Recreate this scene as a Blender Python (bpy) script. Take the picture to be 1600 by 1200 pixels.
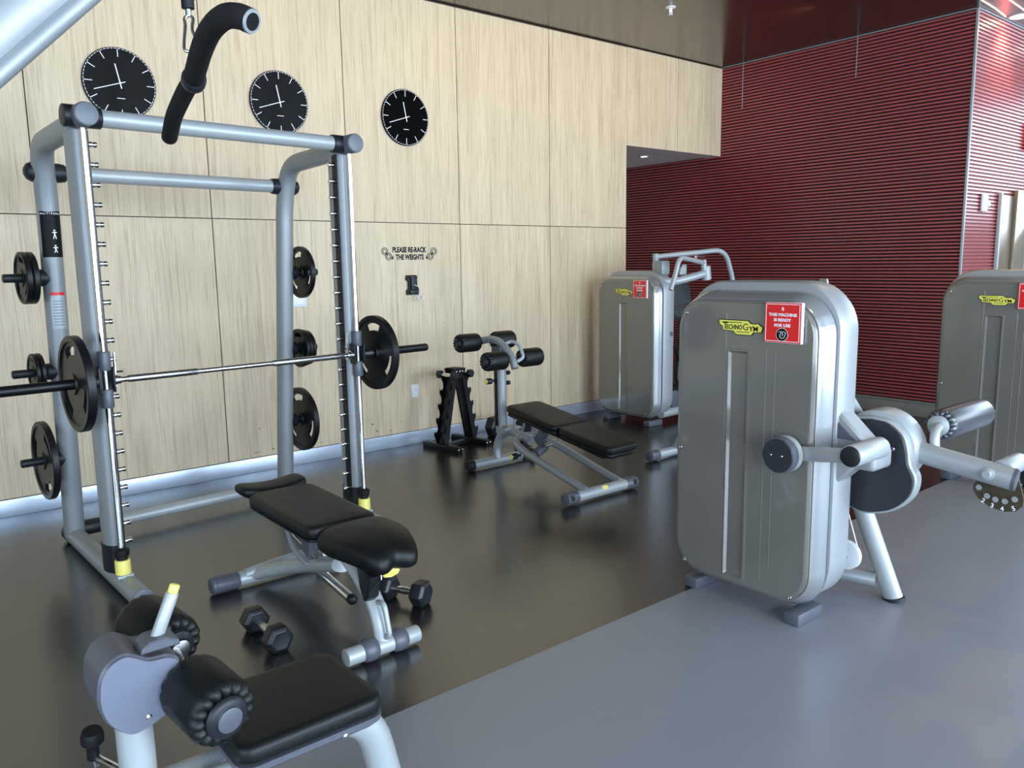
import bpy, bmesh, math, random
from mathutils import Vector, Matrix
from math import sin, cos, pi, radians as rad
random.seed(7)
for o in list(bpy.data.objects): bpy.data.objects.remove(o)
SC = bpy.context.scene
COL = SC.collection

# ------------------------------------------------------------------ camera
YAW, PITCH, ROLL, FPX = 50.798, 8.670, -0.8517, 1242.6
def make_camera():
    y, p, r = rad(YAW), rad(PITCH), rad(ROLL)
    f = Vector((cos(y)*cos(p), sin(y)*cos(p), -sin(p)))
    rt = Vector((sin(y), -cos(y), 0)); up = rt.cross(f)
    rt2 = rt*cos(r)+up*sin(r); up2 = up*cos(r)-rt*sin(r)
    cam = bpy.data.cameras.new('camera'); o = bpy.data.objects.new('camera', cam); COL.objects.link(o)
    m = Matrix((rt2, up2, -f)).transposed().to_4x4(); m.translation = (0, 0, 1.6)
    o.matrix_world = m
    cam.sensor_fit = 'HORIZONTAL'; cam.sensor_width = 36; cam.lens = FPX/1600*36
    cam.clip_start = .05
    SC.camera = o
make_camera()

# ------------------------------------------------------------------ world, exposure
SC.view_settings.view_transform = 'Standard'; SC.view_settings.look = 'None'
SC.view_settings.gamma = 1; SC.view_settings.use_curve_mapping = False
SC.view_settings.exposure = 0.62
w = bpy.data.worlds.new('world'); SC.world = w; w.use_nodes = True
w.node_tree.nodes['Background'].inputs[0].default_value = (.70, .80, 1, 1)
w.node_tree.nodes['Background'].inputs[1].default_value = 1.0

# ------------------------------------------------------------------ lights (daylight through the windows, ceiling downlights)
def area(name, loc, d, sx, sy, power, col, spread=180):
    L = bpy.data.lights.new(name, 'AREA'); L.shape = 'RECTANGLE'; L.size = sx; L.size_y = sy
    L.energy = power; L.color = col; L.spread = rad(spread)
    o = bpy.data.objects.new(name, L); COL.objects.link(o); o.location = loc
    o.rotation_euler = Vector(d).to_track_quat('-Z', 'Y').to_euler()
    return o
SKY = (.66, .82, 1.0)
WIN_BACK = [(-3.2, -.4), (0.0, 2.8), (3.2, 6.0), (6.4, 9.2)]     # x ranges of the windows in the wall behind the camera
for a, b in WIN_BACK:
    area('daylight', ((a+b)/2, -5.02, 1.95), (0, 1, 0), b-a-.08, 3.26, 270, SKY)
WIN_LEFT = [(-3.6, -1.4), (-1.1, 1.1)]
for a, b in WIN_LEFT:
    area('daylight', (-5.02, (a+b)/2, 1.95), (1, 0, 0), b-a-.08, 3.26, 110, SKY)

WIN_FAR = [(-4.4, -1.2), (-.8, 2.7)]
for a, b in WIN_FAR:
    area('daylight', (12.02, (a+b)/2, 2.83), (-1, 0, 0), b-a-.08, 1.45, 100, SKY)

# ------------------------------------------------------------------ materials
def mat(name, col, rough=.5, metal=0, coat=0, coat_r=.1, spec=.5, noise=0, nscale=20, bump=0, bscale=60, ior=None):
    m = bpy.data.materials.new(name); m.use_nodes = True
    nt = m.node_tree; b = nt.nodes['Principled BSDF']
    b.inputs['Base Color'].default_value = (*col, 1); b.inputs['Roughness'].default_value = rough
    b.inputs['Metallic'].default_value = metal; b.inputs['Coat Weight'].default_value = coat
    b.inputs['Coat Roughness'].default_value = coat_r; b.inputs['Specular IOR Level'].default_value = spec
    if ior: b.inputs['IOR'].default_value = ior
    tc = nt.nodes.new('ShaderNodeTexCoord'); n = nt.nodes.new('ShaderNodeTexNoise')
    n.inputs['Scale'].default_value = nscale; n.inputs['Detail'].default_value = 4
    nt.links.new(tc.outputs['Object'], n.inputs['Vector'])
    mr = nt.nodes.new('ShaderNodeMapRange')
    mr.inputs['To Min'].default_value = max(0, rough-.04); mr.inputs['To Max'].default_value = min(1, rough+.04)
    nt.links.new(n.outputs['Fac'], mr.inputs['Value']); nt.links.new(mr.outputs['Result'], b.inputs['Roughness'])
    if noise:
        mx = nt.nodes.new('ShaderNodeMix'); mx.data_type = 'RGBA'
        mx.inputs['A'].default_value = (*[c*(1-noise) for c in col], 1); mx.inputs['B'].default_value = (*[min(1, c*(1+noise)) for c in col], 1)
        nt.links.new(n.outputs['Fac'], mx.inputs['Factor']); nt.links.new(mx.outputs['Result'], b.inputs['Base Color'])
    if bump:
        n2 = nt.nodes.new('ShaderNodeTexNoise'); n2.inputs['Scale'].default_value = bscale; n2.inputs['Detail'].default_value = 5
        nt.links.new(tc.outputs['Object'], n2.inputs['Vector'])
        bp = nt.nodes.new('ShaderNodeBump'); bp.inputs['Strength'].default_value = bump; bp.inputs['Distance'].default_value = .002
        nt.links.new(n2.outputs['Fac'], bp.inputs['Height']); nt.links.new(bp.outputs['Normal'], b.inputs['Normal'])
    return m
def emis(name, col, s):
    m = bpy.data.materials.new(name); m.use_nodes = True; b = m.node_tree.nodes['Principled BSDF']
    b.inputs['Base Color'].default_value = (*col, 1); b.inputs['Emission Color'].default_value = (*col, 1); b.inputs['Emission Strength'].default_value = s
    return m
SILVER = mat('silver_paint', (.28, .30, .31), .42, .3, coat=.1, coat_r=.25)
SILVER_L = mat('light_silver_paint', (.38, .41, .415), .42, .25, coat=.12, coat_r=.25)
GREY_PL = mat('grey_plastic', (.085, .092, .112), .40, noise=.05)
DARK_PL = mat('dark_plastic', (.013, .015, .019), .42, spec=.35)
BLACK_RUB = mat('black_rubber', (.007, .007, .008), .5, spec=.3, bump=.15, bscale=300)
BLACK_IRON = mat('black_iron', (.005, .005, .006), .36, spec=.30, noise=.2, bump=.15, bscale=250)
PLATE_FACE = BLACK_IRON
LEATHER = mat('black_leather', (.0045, .006, .006), .46, spec=.32, bump=.12, bscale=400)
FOAM = mat('black_foam', (.011, .011, .012), .85, spec=.2, noise=.25, nscale=120, bump=.5, bscale=500)
CHROME = mat('chrome', (.75, .75, .75), .12, 1)
STEEL = mat('brushed_steel', (.5, .5, .5), .28, 1)
BLACK_PAINT = mat('black_powder_coat', (.004, .004, .005), .38, spec=.3)
YELLOW = mat('yellow_rubber', (.86, .74, .17), .45)
YEL_SIGN = mat('yellow_badge', (.86, .79, .13), .35, coat=.3)
RED_SIGN = mat('red_sign', (.72, .012, .014), .3, coat=.4)
WHITE = mat('white_print', (.85, .85, .86), .4)
WHITE_PL = mat('white_plastic', (.72, .74, .76), .35)
INK = mat('black_print', (.004, .004, .004), .5, spec=.2)
COVER = mat('taupe_gloss_cover', (.195, .188, .166), .16, .25, coat=.8, coat_r=.05)
RIM = mat('glossy_silver_rim', (.30, .31, .315), .2, .4, coat=.4, coat_r=.1)
COVER_IN = mat('taupe_cover_recess', (.150, .150, .135), .2, .25, coat=.6, coat_r=.06)
SHELL = mat('silver_shell', (.33, .345, .35), .42, .25, coat=.12, coat_r=.25)
GLASS_BLK = mat('black_clock_glass', (.004, .004, .004), .06, spec=.06)
RED_W = mat('red_slat_paint', (.34, .062, .064), .30, spec=.8, noise=.15, nscale=6)
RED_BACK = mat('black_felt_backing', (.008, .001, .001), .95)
BRONZE = mat('bronze_panel', (.20, .155, .11), .3, .5)
MIRROR = mat('mirror_panel', (.30, .26, .20), .16, .55)

def wood_mat():
    m = bpy.data.materials.new('oak_veneer'); m.use_nodes = True; nt = m.node_tree; N = nt.nodes; Lk = nt.links.new
    b = N['Principled BSDF']; b.inputs['Roughness'].default_value = .5; b.inputs['Specular IOR Level'].default_value = .35
    tc = N.new('ShaderNodeTexCoord'); sep = N.new('ShaderNodeSeparateXYZ'); Lk(tc.outputs['Object'], sep.inputs[0])
    # per-panel offset
    dv = N.new('ShaderNodeMath'); dv.operation = 'MULTIPLY_ADD'; dv.inputs[1].default_value = 1/1.118; dv.inputs[2].default_value = -.955/1.118+5; Lk(sep.outputs['X'], dv.inputs[0])
    fl = N.new('ShaderNodeMath'); fl.operation = 'FLOOR'; Lk(dv.outputs[0], fl.inputs[0])
    gz = N.new('ShaderNodeMath'); gz.operation = 'GREATER_THAN'; gz.inputs[1].default_value = 1.954; Lk(sep.outputs['Z'], gz.inputs[0])
    cid = N.new('ShaderNodeMath'); cid.operation = 'MULTIPLY_ADD'; cid.inputs[1].default_value = 7.3; Lk(gz.outputs[0], cid.inputs[0]); Lk(fl.outputs[0], cid.inputs[2])
    wn = N.new('ShaderNodeTexWhiteNoise'); wn.noise_dimensions = '1D'; Lk(cid.outputs[0], wn.inputs['W'])
    off = N.new('ShaderNodeVectorMath'); off.operation = 'MULTIPLY_ADD'; Lk(wn.outputs['Color'], off.inputs[0]); off.inputs[1].default_value = (9, 3, 9); Lk(tc.outputs['Object'], off.inputs[2])
    def noise(sc, scale=1, det=5, dist=0, rough=.55):
        mp = N.new('ShaderNodeMapping'); mp.inputs['Scale'].default_value = sc; Lk(off.outputs[0], mp.inputs[0])
        n = N.new('ShaderNodeTexNoise'); n.inputs['Scale'].default_value = scale; n.inputs['Detail'].default_value = det; n.inputs['Distortion'].default_value = dist; n.inputs['Roughness'].default_value = rough
        Lk(mp.outputs[0], n.inputs['Vector']); return n
    broad = noise((7, 1, .35), 1, 3)
    mid = noise((46, 1, 1.5), 1, 7, .8)
    fine = noise((170, 1, 4), 1, 4, .3)
    r1 = N.new('ShaderNodeValToRGB'); e = r1.color_ramp.elements
    e[0].position = .3; e[0].color = (.56, .46, .315, 1); e[1].position = .72; e[1].color = (.66, .55, .385, 1)
    Lk(broad.outputs['Fac'], r1.inputs[0])
    r2 = N.new('ShaderNodeValToRGB'); e = r2.color_ramp.elements
    e[0].position = .32; e[0].color = (.74, .71, .68, 1); e[1].position = .50; e[1].color = (1.03, 1.02, 1.01, 1); Lk(mid.outputs['Fac'], r2.inputs[0])
    r3 = N.new('ShaderNodeValToRGB'); e = r3.color_ramp.elements
    e[0].position = .34; e[0].color = (.80, .77, .73, 1); e[1].position = .52; e[1].color = (1.02, 1.02, 1.02, 1); Lk(fine.outputs['Fac'], r3.inputs[0])
    m1 = N.new('ShaderNodeMix'); m1.data_type = 'RGBA'; m1.blend_type = 'MULTIPLY'; m1.inputs['Factor'].default_value = .8; Lk(r1.outputs[0], m1.inputs['A']); Lk(r2.outputs[0], m1.inputs['B'])
    m2 = N.new('ShaderNodeMix'); m2.data_type = 'RGBA'; m2.blend_type = 'MULTIPLY'; m2.inputs['Factor'].default_value = .8; Lk(m1.outputs['Result'], m2.inputs['A']); Lk(r3.outputs[0], m2.inputs['B'])
    Lk(m2.outputs['Result'], b.inputs['Base Color'])
    bp = N.new('ShaderNodeBump'); bp.inputs['Strength'].default_value = .2; bp.inputs['Distance'].default_value = .001; Lk(mid.outputs['Fac'], bp.inputs['Height']); Lk(bp.outputs[0], b.inputs['Normal'])
    return m
OAK = wood_mat()
OAK_GAP = mat('panel_gap', (.05, .035, .022), .8)

def floor_mat(name, c0, c1, r0, r1, coat, bstr, wob, ior=1.5):
    m = bpy.data.materials.new(name); m.use_nodes = True; nt = m.node_tree; N = nt.nodes; Lk = nt.links.new
    b = N['Principled BSDF']; b.inputs['IOR'].default_value = ior; tc = N.new('ShaderNodeTexCoord')
    n = N.new('ShaderNodeTexNoise'); n.inputs['Scale'].default_value = 1.3; n.inputs['Detail'].default_value = 6; n.inputs['Roughness'].default_value = .65; Lk(tc.outputs['Object'], n.inputs[0])
    n2 = N.new('ShaderNodeTexNoise'); n2.inputs['Scale'].default_value = 5; n2.inputs['Detail'].default_value = 2; n2.inputs['Roughness'].default_value = .7; Lk(tc.outputs['Object'], n2.inputs[0])
    mx = N.new('ShaderNodeMix'); mx.data_type = 'RGBA'; mx.inputs['A'].default_value = (*c0, 1); mx.inputs['B'].default_value = (*c1, 1); Lk(n.outputs['Fac'], mx.inputs['Factor']); Lk(mx.outputs['Result'], b.inputs['Base Color'])
    mr = N.new('ShaderNodeMapRange'); mr.inputs['From Min'].default_value = 0; mr.inputs['From Max'].default_value = 1; mr.inputs['To Min'].default_value = r0; mr.inputs['To Max'].default_value = r1; Lk(n2.outputs['Fac'], mr.inputs[0]); Lk(mr.outputs[0], b.inputs['Roughness'])
    b.inputs['Coat Weight'].default_value = coat; b.inputs['Coat Roughness'].default_value = .2
    bp = N.new('ShaderNodeBump'); bp.inputs['Strength'].default_value = bstr; bp.inputs['Distance'].default_value = wob
    n3 = N.new('ShaderNodeTexNoise'); n3.inputs['Scale'].default_value = 1.6; n3.inputs['Detail'].default_value = 0; Lk(tc.outputs['Object'], n3.inputs[0])
    Lk(n3.outputs['Fac'], bp.inputs['Height']); Lk(bp.outputs[0], b.inputs['Normal'])
    return m
RUBBER_FLOOR = floor_mat('black_rubber_floor', (.006, .0058, .0055), (.010, .0095, .009), .20, .30, .0, .30, .004, 2.3)
GREY_FLOOR = floor_mat('grey_vinyl_floor', (.205, .22, .245), (.235, .25, .275), .26, .38, .1, .2, .003)
CEIL = mat('dark_gloss_ceiling', (.006, .003, .001), .22, 0, ior=2.3, nscale=2)
PLASTER = mat('white_plaster', (.62, .62, .61), .8)
BEIGE = mat('beige_plaster', (.42, .38, .33), .7)
BB = mat('aluminium_skirting', (.56, .64, .75), .3, .5, bump=.3, bscale=12)
BB_R = mat('grey_skirting', (.20, .185, .165), .35, .2)

# ------------------------------------------------------------------ mesh helpers
def basis(d, up=None):
    d = Vector(d).normalized()
    if up is None: up = Vector((0, 0, 1)) if abs(d.z) < .95 else Vector((1, 0, 0))
    s = d.cross(Vector(up)).normalized(); u = s.cross(d).normalized()
    return s, u, d
class MB:
    def __init__(s): s.bm = bmesh.new()
    def rings(s, rs, cap0=True, cap1=True, closed=False):
        bm = s.bm; V = [[bm.verts.new(p) for p in r] for r in rs]
        n = len(V[0]); m = len(V)
        for i in range(m if closed else m-1):
            a, b = V[i], V[(i+1) % m]
            for j in range(n):
                k = (j+1) % n
                try: bm.faces.new((a[j], a[k], b[k], b[j]))
                except ValueError: pass
        if not closed:
            if cap0: bm.faces.new(V[0][::-1])
            if cap1: bm.faces.new(V[-1])
        return s
    def box(s, c, sz, R=None, bev=0, seg=2):
        r = bmesh.ops.create_cube(s.bm, size=1)['verts']
        M = Matrix.Translation(c) @ ((R.to_4x4() if R else Matrix.Identity(4))) @ Matrix.Diagonal((*sz, 1))
        bmesh.ops.transform(s.bm, matrix=M, verts=r)
        if bev:
            es = list({e for v in r for e in v.link_edges})
            bmesh.ops.bevel(s.bm, geom=es, offset=bev, segments=seg, affect='EDGES', profile=.5)
        return s
    def bar(s, p0, p1, w, h, up=None, bev=0):      # box beam between two points
        p0, p1 = Vector(p0), Vector(p1); sd, u, d = basis(p1-p0, up)
        R = Matrix((sd, u, d)).transposed()
        return s.box((p0+p1)/2, (w, h, (p1-p0).length), R, bev)
    def lathe(s, prof, o, ax, n=28, up=None, ex=1.0, cap=True):
        sd, u, d = basis(ax, up); o = Vector(o); R = []
        for r, h in prof:
            r = max(r, 1e-4)
            R.append([o+d*h+sd*(r*ex*cos(2*pi*j/n))+u*(r*sin(2*pi*j/n)) for j in range(n)])
        return s.rings(R, cap, cap)
    def cyl(s, p0, p1, r, r2=None, n=24, bev=0):
        p0, p1 = Vector(p0), Vector(p1); L = (p1-p0).length; r2 = r if r2 is None else r2
        if bev:
            b = bev; pr = [(r-b, 0), (r-b*.3, b*.3), (r, b), (r2, L-b), (r2-b*.3, L-b*.3), (r2-b, L)]
        else: pr = [(r, 0), (r2, L)]
        return s.lathe(pr, p0, p1-p0, n)
    def tube(s, pts, r, n=16, up=None, ry=None, cap=True, closed=False, taper=None):
        pts = [Vector(p) for p in pts]; ry = ry or r; m = len(pts); R = []; T = []
        for i in range(m):
            a = pts[(i-1) % m] if (closed or i > 0) else pts[i]; b = pts[(i+1) % m] if (closed or i < m-1) else pts[i]
            T.append((b-a).normalized())
        sd, u, d = basis(T[0], up)
        for i in range(m):
            t = T[i]
            if up is not None: sd, u, d = basis(t, up)
            else:
                u = (u - t*u.dot(t)).normalized(); sd = t.cross(u).normalized()
            k = 1
            if taper: k = taper[i] if i < len(taper) else taper[-1]
            R.append([pts[i]+sd*(r*k*cos(2*pi*j/n))+u*(ry*k*sin(2*pi*j/n)) for j in range(n)])
        return s.rings(R, cap, cap, closed)
    def prism(s, pts, o, ux, uy, th, bev=0):       # outline extruded along ux x uy, centred on o
        o, ux, uy = Vector(o), Vector(ux), Vector(uy); nz = ux.cross(uy).normalized()
        if bev:
            q = inset(pts, bev); Z = [(q, -th/2), (pts, -th/2+bev), (pts, th/2-bev), (q, th/2)]
        else: Z = [(pts, -th/2), (pts, th/2)]
        return s.rings([[o+ux*p[0]+uy*p[1]+nz*z for p in P] for P, z in Z])
    def loft(s, layers, o, ux, uy, uz):            # [(outline, z)...]
        o, ux, uy, uz = map(Vector, (o, ux, uy, uz))
        return s.rings([[o+ux*p[0]+uy*p[1]+uz*z for p in P] for P, z in layers])
    def sphere(s, c, r, sc=(1, 1, 1), n=20):
        v = bmesh.ops.create_uvsphere(s.bm, u_segments=n, v_segments=n//2+2, radius=r)['verts']
        bmesh.ops.transform(s.bm, matrix=Matrix.Translation(c) @ Matrix.Diagonal((*sc, 1)), verts=v); return s
    def quad(s, a, b, c, d):
        s.bm.faces.new([s.bm.verts.new(p) for p in (a, b, c, d)]); return s
    def build(s, name, m, parent=None, sharp=38, label=None):
        bm = s.bm; bmesh.ops.recalc_face_normals(bm, faces=bm.faces)
        me = bpy.data.meshes.new(name); bm.to_mesh(me); bm.free()
        me.materials.append(m)
        for p in me.polygons: p.use_smooth = True
        me.set_sharp_from_angle(angle=rad(sharp))
        o = bpy.data.objects.new(name, me); COL.objects.link(o)
        if parent: o.parent = parent
        if label: o['label'] = label
        return o
def inset(pts, d):
    n = len(pts); out = []
    A = sum(pts[i][0]*pts[(i+1) % n][1]-pts[(i+1) % n][0]*pts[i][1] for i in range(n)); sg = 1 if A > 0 else -1
    for i in range(n):
        p, a, b = Vector(pts[i]), Vector(pts[i-1]), Vector(pts[(i+1) % n])
        e1, e2 = (p-a).normalized(), (b-p).normalized()
        n1, n2 = Vector((-e1.y, e1.x))*sg, Vector((-e2.y, e2.x))*sg
        k = (n1+n2); k = k/max(.3, k.length_squared)*2 if k.length > 1e-6 else n1
        out.append(tuple(p+k*d))
    return out
def rrect(w, h, r, k=6, cx=0, cy=0):
    out = []; r = max(1e-4, min(r, w/2-1e-4, h/2-1e-4))
    for (sx, sy, a0) in ((1, 1, 0), (-1, 1, 90), (-1, -1, 180), (1, -1, 270)):
        for i in range(k+1):
            a = rad(a0+90*i/k); out.append((cx+sx*(w/2-r)+r*cos(a), cy+sy*(h/2-r)+r*sin(a)))
    return out
def path(pts, r, k=7):                              # polyline with filleted corners
    P = [Vector(p) for p in pts]; out = [P[0]]
    for i in range(1, len(P)-1):
        a, b, c = P[i-1], P[i], P[i+1]; rr = r[i-1] if isinstance(r, (list, tuple)) else r
        d1, d2 = (a-b), (c-b); t = min(rr, d1.length*.49, d2.length*.49)
        s, e = b+d1.normalized()*t, b+d2.normalized()*t
        for j in range(k+1):
            u = j/k; out.append(s*(1-u)**2+b*2*u*(1-u)+e*u*u)
    out.append(P[-1]); return out
def spline(pts, k=6):                               # Catmull-Rom
    P = [Vector(p) for p in pts]; P = [P[0]*2-P[1]]+P+[P[-1]*2-P[-2]]; out = []
    for i in range(1, len(P)-2):
        for j in range(k):
            t = j/k; a, b, c, d = P[i-1:i+3]
            out.append(.5*((2*b)+(c-a)*t+(2*a-5*b+4*c-d)*t*t+(3*b-a-3*c+d)*t**3))
    out.append(P[-2]); return out
def pad(mb, w, l, h, r, o, ux, uy, uz, bev=.018, taper=0, belly=0):
    """upholstered cushion, w along ux, l along uy; taper narrows the +uy end"""
    L = []
    for ins, z in ((bev*.8, 0), (bev*.15, bev*.35), (0, bev*.9), (0, h-bev), (bev*.2, h-bev*.45), (bev*.7, h-bev*.1), (bev*1.6, h), (w*.30, h+belly)):
        q = rrect(w-2*ins, l-2*ins, r-ins*.5, 6)
        q = [(x*(1-taper*(y/l+.5)), y) for x, y in q]; L.append((q, z))
    return mb.loft(L, o, ux, uy, uz)
def thing(name, label, cat, loc=(0, 0, 0), rz=0, group=None):
    o = bpy.data.objects.new(name, None); COL.objects.link(o); o.empty_display_size = .1
    o.location = loc; o.rotation_euler = (0, 0, rz); tag(o, label, cat, group); return o
def tag(o, label, cat, group=None, kind=None):
    o['label'] = label; o['category'] = cat
    if group: o['group'] = group
    if kind: o['kind'] = kind
    return o
def struct(mb, name, m, label=None, sharp=38):
    o = mb.build(name, m, None, sharp); o['kind'] = 'structure'
    if label: o['label'] = label
    return o
def text(name, body, m, parent, o, ux, uy, h, width=None, bold=0, depth=.0008, label=None, align='CENTER'):
    """lettering: capital height h, optional forced width; ux reading direction, uy up"""
    cu = bpy.data.curves.new(name, 'FONT'); cu.body = body; cu.size = 1; cu.align_x = align; cu.offset = bold; cu.extrude = .5; cu.resolution_u = 3
    cu.space_line = .95
    t = bpy.data.objects.new(name, cu); COL.objects.link(t)
    bpy.context.view_layer.update()
    me = bpy.data.meshes.new_from_object(t); bpy.data.objects.remove(t); bpy.data.curves.remove(cu)
    xs = [v.co.x for v in me.vertices]; ys = [v.co.y for v in me.vertices]
    W, H = max(xs)-min(xs), max(ys)-min(ys); sy = h/H; sx = (width/W) if width else sy
    cx = (max(xs)+min(xs))/2 if align == 'CENTER' else min(xs); cy = (max(ys)+min(ys))/2
    o, ux, uy = Vector(o), Vector(ux).normalized(), Vector(uy).normalized(); nz = ux.cross(uy)
    for v in me.vertices: v.co = o+ux*((v.co.x-cx)*sx)+uy*((v.co.y-cy)*sy)+nz*(v.co.z*depth)
    me.materials.clear(); me.materials.append(m)
    ob = bpy.data.objects.new(name, me); COL.objects.link(ob)
    if parent: ob.parent = parent
    if label: ob['label'] = label
    return ob
def copy_thing(root, loc, rz=None, label=None, group=None):
    r = root.copy(); COL.objects.link(r); r.location = loc
    if rz is not None: r.rotation_euler = (0, 0, rz)
    if label: r['label'] = label
    if group: r['group'] = group
    for ch in [o for o in bpy.data.objects if o.parent == root]:
        c = ch.copy(); COL.objects.link(c); c.parent = r
        for g in [o for o in bpy.data.objects if o.parent == ch]:
            d = g.copy(); COL.objects.link(d); d.parent = c
    return r
X, Y, Z = Vector((1, 0, 0)), Vector((0, 1, 0)), Vector((0, 0, 1))

# ================================================================== SETTING
CH = 3.83; XR = 8.176; YC = 3.23; YW = 6.0; YB = -5.0; XL = -5.0; XE = 12.0; YE = 7.9
EDGE = 2.335
m = MB(); m.box(((XL+XE)/2, (EDGE+YE)/2, -.05), (XE-XL, YE-EDGE, .1)); struct(m, 'floor', RUBBER_FLOOR, 'black glossy rubber floor of the free weight area')
m = MB(); m.box(((XL+XE)/2, (EDGE+YB)/2, -.05), (XE-XL, EDGE-YB, .1)); struct(m, 'floor', GREY_FLOOR, 'grey vinyl floor nearest the camera')
m = MB(); m.box(((XL+XE)/2, (YB+YE)/2, CH+.05), (XE-XL, YE-YB, .1)); struct(m, 'ceiling', CEIL)
# oak panelled wall: panels with real joints over a dark backing
jx = [-5.0, -4.635, -3.517, -2.399, -1.281, -.163, .955, 2.075, 3.192, 4.310, 5.412, 6.52]
m = MB(); g = .0035
for i in range(len(jx)-1):
    for z0, z1 in ((.115, 1.954), (1.954, CH-.012)):
        x0, x1 = jx[i]+g, jx[i+1]-(g if i < len(jx)-2 else 0)
        m.box(((x0+x1)/2, YW+.009, (z0+z1)/2+.0), (x1-x0, .018, z1-z0-.006), bev=.001, seg=1)
for x0, x1 in ((6.52+g, 7.36-g), (7.36+g, XR-.012)):
    m.box(((x0+x1)/2, YW+.009, (2.82+CH-.012)/2), (x1-x0, .018, CH-.012-2.82), bev=.001, seg=1)
struct(m, 'wall_back', OAK, 'oak veneer panelled wall')
m = MB(); m.box(((XL+6.50)/2, YW+.019+.10, CH/2), (6.50-XL, .2, CH)); m.box(((6.5+XR)/2, YW+.119, (2.84+CH)/2), (XR-6.5-.01, .2, CH-2.84))
struct(m, 'wall_back', OAK_GAP, 'dark backing behind the oak panel joints')
m = MB(); m.box((6.513, YW+.93, 1.415), (.014, 1.82, 2.81)); struct(m, 'wall_alcove', OAK, 'oak end face of the wall in the alcove')
m = MB(); m.box(((6.5+XR)/2, (YW+.22+YE)/2+0, 2.88), (XR-6.5-.01, YE-YW-.22, .1)); m.box(((6.52+XR)/2, YW+.11, 2.825), (XR-6.52-.01, .215, .01))
struct(m, 'ceiling', PLASTER, 'white alcove ceiling under the oak bulkhead')
m = MB(); m.box(((6.5+XR)/2, YE+.05, 1.5), (1.8, .1, 3.2)); struct(m, 'wall_alcove', BEIGE, 'beige end wall of the alcove')
# skirting
m = MB(); m.box(((XL+6.52)/2, YW-.006, .0575), (6.52-XL, .012, .115), bev=.003)
struct(m, 'baseboard_back', BB, 'brushed aluminium skirting along the oak wall')
# slatted red walls
def slats(mb, p0, p1, nrm, z0, z1, pitch=.0342, h=.0205, dep=.016):
    p0, p1, nrm = Vector(p0), Vector(p1), Vector(nrm); n = int((z1-z0)/pitch)
    for i in range(n):
        z = z0+i*pitch+.004
        prof = [(0, 0), (dep*.75, .0), (dep, .003), (dep, h-.003), (dep*.75, h), (0, h)]
        mb.rings([[p+nrm*a+Z*(z+b) for a, b in prof] for p in (p0, p1)])
    return mb
m = slats(MB(), (XR, YC, 0), (XR, YE, 0), (-1, 0, 0), .165, CH-.004); struct(m, 'wall_right', RED_W, 'dark red horizontally slatted wall')
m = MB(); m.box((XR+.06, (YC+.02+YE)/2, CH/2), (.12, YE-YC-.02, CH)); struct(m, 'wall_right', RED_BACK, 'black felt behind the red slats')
m = slats(MB(), (XR+.012, YC, 0), (XE, YC, 0), (0, -1, 0), .165, CH-.004); struct(m, 'wall_return', RED_W, 'brightly lit red slatted return wall')
RED_BACK_LIT = mat('lightened_return_backing', (.20, .05, .045), .6)  # lighter copy of the slat backing, the wall's brightness put into its colour
m = MB(); m.box(((XR+.02+XE)/2, YC+.06, CH/2), (XE-XR-.02, .12, CH)); struct(m, 'wall_return', RED_BACK_LIT, 'backing behind the lit red slats, coloured lighter to look lit')
m = MB(); m.box((XR-.010, YC-.010, (CH+.16)/2), (.022, .022, CH-.16), bev=.003); struct(m, 'trim_corner', SILVER_L, 'pale metal corner bead of the red walls')
m = MB(); m.box((XR-.012, (YC+YE)/2, CH-.003), (.016, YE-YC, .006)); m.box(((XR+XE)/2, YC-.012, CH-.003), (XE-XR, .016, .006)); struct(m, 'trim_top', SILVER_L, 'thin pale bead along the top of the red walls')
m = MB()
m.box((XR-.012, (YC-.02+YE)/2, .075), (.024, YE-YC+.02, .15), bev=.004); m.box((XR-.018, (YC-.02+YE)/2, .148), (.036, YE-YC+.02, .022), bev=.004)
m.box(((XR+XE)/2, YC-.012, .075), (XE-XR, .024, .15), bev=.004)
struct(m, 'baseboard_right', BB_R, 'grey skirting under the red slats')
for yy, z0 in ((5.71, 3.32), (4.35, 3.43)):
    struct(MB().box((XR-.020, yy, (z0+CH-.01)/2), (.004, .006, CH-.01-z0)), 'trim_seam', SILVER_L, 'thin pale seam line at the top of the red wall')
# other walls, seen only in reflections
m = MB()
zz0, zz1 = .3, 3.6
m.box(((XL+XE)/2, YB-.1, zz0/2), (XE-XL, .2, zz0)); m.box(((XL+XE)/2, YB-.1, (zz1+CH)/2), (XE-XL, .2, CH-zz1))
xs = [XL]+[v for a in WIN_BACK for v in a]+[XE]
for i in range(0, len(xs), 2): m.box(((xs[i]+xs[i+1])/2, YB-.1, CH/2), (xs[i+1]-xs[i], .2, CH))
struct(m, 'wall_front', BEIGE, 'window wall behind the camera')
m = MB()
m.box((XL-.1, (YB+YE)/2, zz0/2), (.2, YE-YB, zz0)); m.box((XL-.1, (YB+YE)/2, (zz1+CH)/2), (.2, YE-YB, CH-zz1))
xs = [YB]+[v for a in WIN_LEFT for v in a]+[YE]
for i in range(0, len(xs), 2): m.box((XL-.1, (xs[i]+xs[i+1])/2, CH/2), (.2, xs[i+1]-xs[i], CH))
struct(m, 'wall_left', BEIGE, 'side wall left of the camera')
m = MB()
m.box((XE+.1, (YB+YC)/2, 1.04), (.2, YC-YB, 2.08)); m.box((XE+.1, (YB+YC)/2, (zz1+CH)/2), (.2, YC-YB, CH-zz1))
xs = [YB]+[v for a in WIN_FAR for v in a]+[YC]
for i in range(0, len(xs), 2): m.box((XE+.1, (xs[i]+xs[i+1])/2, CH/2), (.2, xs[i+1]-xs[i], CH))
struct(m, 'wall_far', BEIGE, 'far side wall right of the camera')
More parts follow.
